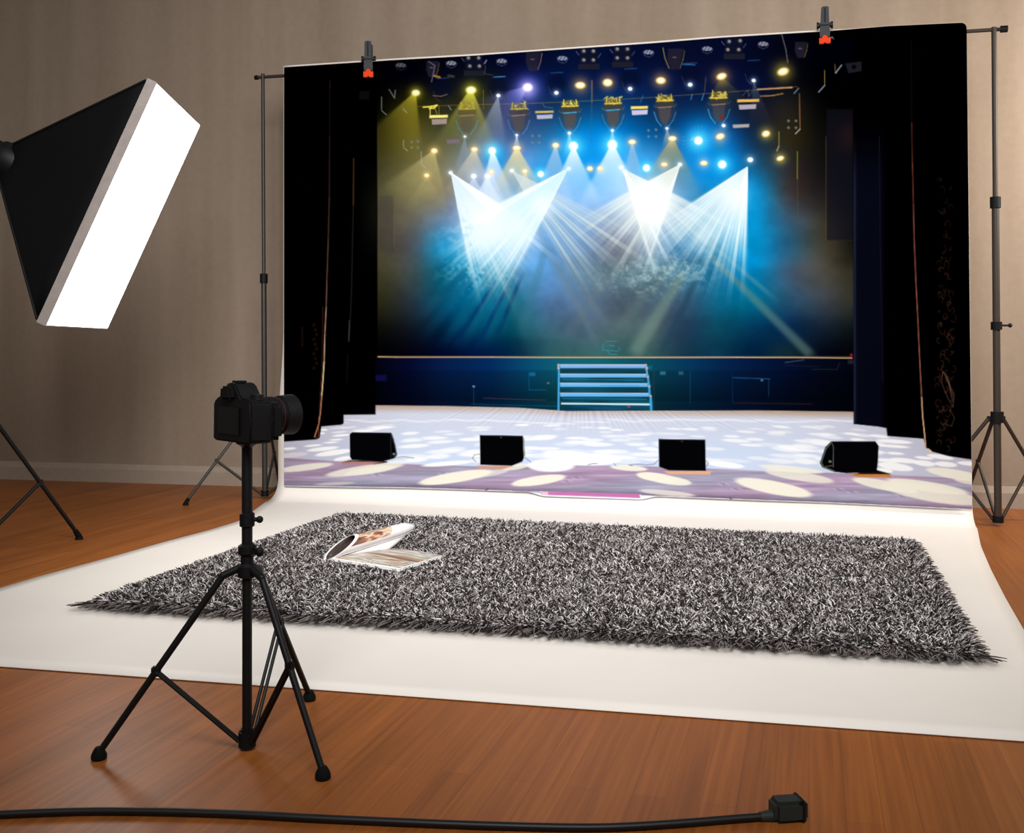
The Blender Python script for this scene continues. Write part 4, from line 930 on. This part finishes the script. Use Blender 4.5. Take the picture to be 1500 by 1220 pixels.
# ================================================================== RUG
FL, FR, NR, NL = [flo(*p, .02) for p in ((502, 756), (1334, 795), (1428, 960), (142, 883))]
def rug():
    root = tag(empty('shag_rug', ((FL+FR+NR+NL)/4)*1.0), 'large rectangular grey and black speckled shag rug lying on the white sheet', 'rug')
    c = (FL+FR+NR+NL)/4; c.z = 0; root.location = c
    def P(u, v):
        return FL*(1-u)*(1-v)+FR*u*(1-v)+NR*u*v+NL*(1-u)*v
    base = MB(); rows = []
    rows = [[Vector((*(P(u, v)-c)[:2], .012)) for u in np.linspace(0, 1, 12)] for v in np.linspace(0, 1, 10)]
    b = base.quadgrid(rows).build('rug_backing', M['white_base'], root)
    so = b.modifiers.new('t', 'SOLIDIFY'); so.thickness = .008; so.offset = 0
    N = 170000
    f = lambda p: np.array([p.x-c.x, p.y-c.y])
    a, b_, c_, d_ = f(FL), f(FR), f(NR), f(NL)
    u = RNG.random(N); v = RNG.random(N)
    # extra tufts along the bound edge
    ne = 7000
    eu = np.concatenate([RNG.random(ne), RNG.random(ne//3), np.zeros(ne//2)+RNG.random(ne//2)*.006, 1-RNG.random(ne//2)*.006])
    ev = np.concatenate([1-RNG.random(ne)*.008, RNG.random(ne//3)*.008, RNG.random(ne//2), RNG.random(ne//2)])
    nf = 2300                       # sparse long fringe strands that lie out on the sheet
    fu = np.concatenate([RNG.random(1300), RNG.random(300), np.zeros(350), np.ones(350)]); fv = np.concatenate([np.ones(1300), np.zeros(300), RNG.random(350), RNG.random(350)])
    u = np.concatenate([u, eu, fu]); v = np.concatenate([v, ev, fv]); N = len(u)
    root_p = (a*((1-u)*(1-v))[:, None]+b_*(u*(1-v))[:, None]+c_*(u*v)[:, None]+d_*((1-u)*v)[:, None])
    ang = RNG.random(N)*2*np.pi
    lean = .15+.75*RNG.random(N)
    dirx = np.cos(ang)*lean; diry = np.sin(ang)*lean
    # combed outwards near the edges
    U = (b_-a)/np.linalg.norm(b_-a); V = (d_-a)/np.linalg.norm(d_-a)
    Wd = 2.9; Hd = 2.05
    def push(dist): return np.clip(1-dist/.055, 0, 1)
    pl_, pr_, pf, pn = push(u*Wd), push((1-u)*Wd), push(v*Hd), push((1-v)*Hd)
    sc_ = .85+.7*RNG.random(N)
    dirx += sc_*(-pl_*U[0]+pr_*U[0]-pf*V[0]+pn*V[0]*1.15); diry += sc_*(-pl_*U[1]+pr_*U[1]-pf*V[1]+pn*V[1]*1.15)
    L = .021+.019*RNG.random(N)
    L[-nf:] = .030+.022*RNG.random(nf); L[-nf:-nf+1300] = .062+.040*RNG.random(1300)
    h = np.clip(1.0-.25*np.hypot(dirx, diry), .25, 1)
    D0 = np.stack([dirx*.4, diry*.4, h], 1); D0 /= np.linalg.norm(D0, axis=1)[:, None]
    D1 = np.stack([dirx*1.1, diry*1.1, h*.75], 1); D1 /= np.linalg.norm(D1, axis=1)[:, None]
    D2 = np.stack([dirx*1.3, diry*1.3, h*.35-.05], 1); D2 /= np.linalg.norm(D2, axis=1)[:, None]
    fs = slice(N-nf, N)
    sk = (RNG.random(nf)-.62)*1.1
    for D_, hz in ((D0, .25), (D1, .02), (D2, -.02)):
        D_[fs, 0] += U[0]*sk; D_[fs, 1] += U[1]*sk; D_[fs, 2] = hz; D_[fs] /= np.linalg.norm(D_[fs], axis=1)[:, None]
    p0 = np.concatenate([root_p, np.full((N, 1), .014)], 1)
    p1 = p0+D0*(L*.4)[:, None]; p2 = p1+D1*(L*.35)[:, None]; p3 = p2+D2*(L*.32)[:, None]
    p3[:, 2] = np.maximum(p3[:, 2], .009)
    rad = (.0015+.0010*RNG.random(N))
    X = np.cross(D1, np.array([.3, .2, 1.])); X /= np.linalg.norm(X, axis=1)[:, None]
    Y = np.cross(D1, X)
    vs = []
    for p, rs in ((p0, .8), (p1, 1.), (p2, 1.05)):
        for k in range(3):
            t = 2*np.pi*k/3
            vs.append(p+(X*math.cos(t)+Y*math.sin(t))*(rad*rs)[:, None])
    for k in range(3):
        t = 2*np.pi*k/3
        vs.append(p3+(X*math.cos(t)+Y*math.sin(t))*(rad*.55)[:, None])
    co = np.stack(vs, 1).reshape(-1, 3)
    q = []
    for ring in range(3):
        for k in range(3):
            q.append([ring*3+k, ring*3+(k+1) % 3, ring*3+3+(k+1) % 3, ring*3+3+k])
    q = np.array(q)
    faces = (np.arange(N)[:, None, None]*12+q[None]).reshape(-1, 4)
    t = RNG.random(N)
    pal = np.array([s2l(x) for x in ((26, 21, 22), (66, 58, 58), (128, 117, 114), (186, 177, 174), (236, 231, 229))])
    idx = np.searchsorted([.33, .50, .67, .83], t); idx[-nf:] = np.minimum(idx[-nf:], 2)
    cc = pal[idx]*(.85+.3*RNG.random(N))[:, None]
    cc = np.repeat(np.clip(cc, 0, 1), 12, axis=0)
    m = attr_mat('yarn', 'yarn', .8)
    o = np_mesh('pile', co, faces, cc, 'yarn', root, m, smooth=False)
    o['kind'] = 'stuff'
    return root
rug()

# ================================================================== MAGAZINE
def mag_material(name, seed, sc=(5, 22, 5), cols=None):
    m = bpy.data.materials.new(name); m.use_nodes = True; nt = m.node_tree; b = nt.nodes['Principled BSDF']; N = nt.nodes.new; L = nt.links.new
    tc = N('ShaderNodeTexCoord'); mp = N('ShaderNodeMapping'); mp.inputs['Scale'].default_value = sc; mp.inputs['Location'].default_value = (seed, seed*.3, 0); L(tc.outputs['UV'], mp.inputs['Vector'])
    n = N('ShaderNodeTexNoise'); n.inputs['Scale'].default_value = 1; n.inputs['Detail'].default_value = 3; n.inputs['Distortion'].default_value = .6; L(mp.outputs[0], n.inputs['Vector'])
    r = N('ShaderNodeValToRGB'); r.color_ramp.interpolation = 'EASE'
    cols = cols or [(.30, (118, 86, 66)), (.42, (176, 140, 110)), (.5, (222, 212, 198)), (.58, (150, 146, 130)), (.66, (236, 232, 228))]
    e = r.color_ramp.elements; e[0].position = cols[0][0]; e[0].color = (*s2l(cols[0][1]), 1); e[1].position = cols[-1][0]; e[1].color = (*s2l(cols[-1][1]), 1)
    for p, c in cols[1:-1]:
        k = e.new(p); k.color = (*s2l(c), 1)
    L(n.outputs['Fac'], r.inputs['Fac'])
    # white page border
    sp = N('ShaderNodeSeparateXYZ'); L(tc.outputs['UV'], sp.inputs[0])
    def band(o, lo, hi):
        a = N('ShaderNodeMath'); a.operation = 'GREATER_THAN'; a.inputs[1].default_value = lo; L(o, a.inputs[0])
        c = N('ShaderNodeMath'); c.operation = 'LESS_THAN'; c.inputs[1].default_value = hi; L(o, c.inputs[0])
        d = N('ShaderNodeMath'); d.operation = 'MULTIPLY'; L(a.outputs[0], d.inputs[0]); L(c.outputs[0], d.inputs[1]); return d.outputs[0]
    return m, nt, b, r, sp, band, N, L
m1, nt, b, r, sp, band, N, L = mag_material('printed_page', 1.7, (1.1, 6, 3))
x = N('ShaderNodeMath'); x.operation = 'MULTIPLY'; L(band(sp.outputs[0], .03, .97), x.inputs[0]); L(band(sp.outputs[1], .06, .97), x.inputs[1])
mx = N('ShaderNodeMix'); mx.data_type = 'RGBA'; mx.inputs[6].default_value = (*s2l((238, 234, 232)), 1); L(x.outputs[0], mx.inputs[0]); L(r.outputs[0], mx.inputs[7]); L(mx.outputs[2], b.inputs['Base Color']); b.inputs['Roughness'].default_value = .35
m2, nt, b, r, sp, band, N, L = mag_material('printed_curled_page', 4.1, (3, 7, 5), [(.34, (96, 62, 50)), (.47, (150, 100, 78)), (.50, (214, 170, 130)), (.56, (226, 206, 184)), (.64, (168, 140, 124))])
mx = N('ShaderNodeMix'); mx.data_type = 'RGBA'; mx.inputs[6].default_value = (*s2l((236, 232, 232)), 1)
x = N('ShaderNodeMath'); x.operation = 'MULTIPLY'; L(band(sp.outputs[0], .06, .60), x.inputs[0]); L(band(sp.outputs[1], .12, .80), x.inputs[1])
L(x.outputs[0], mx.inputs[0]); L(r.outputs[0], mx.inputs[7]); L(mx.outputs[2], b.inputs['Base Color']); b.inputs['Roughness'].default_value = .35
M['page'] = mat('page_paper', (236, 232, 230), .6, vary=.03)
def uvgrid(name, P, m, parent, thick=.0012):
    nr, nc = len(P), len(P[0])
    me = bpy.data.meshes.new(name)
    vs = [tuple(p) for row in P for p in row]
    fs = [(i*nc+j, i*nc+j+1, (i+1)*nc+j+1, (i+1)*nc+j) for i in range(nr-1) for j in range(nc-1)]
    me.from_pydata(vs, [], fs); uv = me.uv_layers.new(name='UV')
    for lp in me.loops:
        i, j = divmod(lp.vertex_index, nc); uv.data[lp.index].uv = (j/(nc-1), i/(nr-1))
    me.polygons.foreach_set('use_smooth', [True]*len(me.polygons)); me.materials.append(m)
    o = bpy.data.objects.new(name, me); col.objects.link(o); o.parent = parent
    s = o.modifiers.new('t', 'SOLIDIFY'); s.thickness = thick; s.offset = 0
    return o
zp = .048
mA = flo(482, 818, zp); mB = flo(584, 834, zp); mC = flo(650, 814, zp); mD = flo(574, 803, zp)
mo = Vector((mA.x, mA.y, .0)); mag = tag(empty('magazine', mA), 'open magazine with a curled white page lying on the shag rug', 'magazine')
mz = mA
P = []
for v in np.linspace(0, 1, 14):
    row = []
    for u in np.linspace(0, 1, 20):
        p = mA*(1-u)*(1-v)+mB*u*(1-v)+mC*u*v+mD*(1-u)*v
        p = p+Vector((0, 0, .007*math.sin(PI*min(1, u*1.0))*math.sin(PI*(.15+.7*v))**1.0*v + .003*math.sin(PI*v)*(1-u)))
        row.append(p-mz)
    P.append(row)
uvgrid('open_page', P, m1, mag)
P2 = [[p+Vector((0, 0, -.007)) for p in row] for row in P]
uvgrid('page_block', P2, M['page'], mag, .010)
# curled page: a leaf that rolls back on itself along the spine
a0 = at(497, 802, 4.16); a1 = at(606, 771, 4.42)
ax = (a1-a0); side = Vector((ax.y, -ax.x, 0)).normalized(); upv = side.cross(ax).normalized()
if upv.z < 0: upv = -upv
P = []
for j in np.linspace(0, 1, 30):
    th = math.radians(-75+395*(1-j)); row = []
    for t in np.linspace(0, 1, 24):
        c0 = a0+ax*t
        ra = (.043*(1-t)+.030*t)*(1-.10*j)*(1 if t < .8 else max(.25, math.cos((t-.8)/.2*1.25)))
        skew = side*0
        # the mouth of the roll is cut at a slant
        sh_ = ax.normalized()*(.075*math.sin(th)*(1-t))
        p = c0+side*(ra*1.05*math.cos(th))+upv*(ra*.85*math.sin(th))+sh_
        row.append(p-mz)
    P.append(row)
uvgrid('curled_page', P, m2, mag, .0012)
# dark brown tapering lining inside the mouth of the roll
M['inner'] = mat('dark_lining', (58, 40, 36), .6)
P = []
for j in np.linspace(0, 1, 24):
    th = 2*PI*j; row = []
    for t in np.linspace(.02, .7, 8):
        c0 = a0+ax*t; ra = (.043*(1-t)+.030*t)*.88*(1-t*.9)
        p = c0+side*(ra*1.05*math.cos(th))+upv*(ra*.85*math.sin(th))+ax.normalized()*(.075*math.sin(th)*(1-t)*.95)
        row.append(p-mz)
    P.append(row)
uvgrid('roll_lining', P, M['inner'], mag, .001)
# leaf joining the roll to the open page
P = []
for t in np.linspace(0, 1, 12):
    c0 = a0+ax*(t*.85)
    ra = (.043*(1-t)+.030*t)
    q0 = c0+side*(ra*.6)-upv*ra*.72; q1 = mA.lerp(mD, .0+.95*t)+Vector((0, 0, -.002))
    P.append([q0.lerp(q1, s)+Vector((0, 0, -.004*math.sin(PI*s)))-mz for s in np.linspace(0, 1, 8)])
uvgrid('hinge_page', P, M['page'], mag, .001)

# ================================================================== LIGHT
def area(name, loc, target, size, power, colr=(1, 1, 1), sy=None, spread=180):
    l = bpy.data.lights.new(name, 'AREA'); l.energy = power; l.color = colr; l.size = size
    if sy: l.shape = 'RECTANGLE'; l.size_y = sy
    o = bpy.data.objects.new(name, l); col.objects.link(o); o.location = loc
    o.rotation_euler = (Vector(target)-Vector(loc)).to_track_quat('-Z', 'Y').to_euler(); l.spread = math.radians(spread)
    return o
area('added_key_softlight', (.2, .2, 3.3), (.25, 5.5, 1.1), 2.2, 98, (.975, .985, 1), spread=86)  # added unseen key light above the viewpoint, lights the backdrop evenly
area('wall_lamp', (3.9, 4.3, 2.3), (2.9, 5.7, 1.7), .5, 84, (1, .93, .85))
w = bpy.data.worlds.new('studio'); bpy.context.scene.world = w; w.use_nodes = True
w.node_tree.nodes['Background'].inputs['Color'].default_value = (1, .94, .87, 1)
w.node_tree.nodes['Background'].inputs['Strength'].default_value = .17

# ================================================================== CAMERA
c = bpy.data.cameras.new('view'); co_ = bpy.data.objects.new('view', c); col.objects.link(co_)
co_.location = (0, 0, EYE); co_.rotation_euler = (PI/2, 0, 0)
c.sensor_width = 36; c.lens = 36; c.shift_y = -(610-HY)/1500; c.clip_end = 100
sc = bpy.context.scene; sc.camera = co_
sc.view_settings.view_transform = 'Standard'; sc.view_settings.look = 'None'; sc.view_settings.gamma = 1; sc.view_settings.exposure = 0
sc.cycles.max_bounces = 6
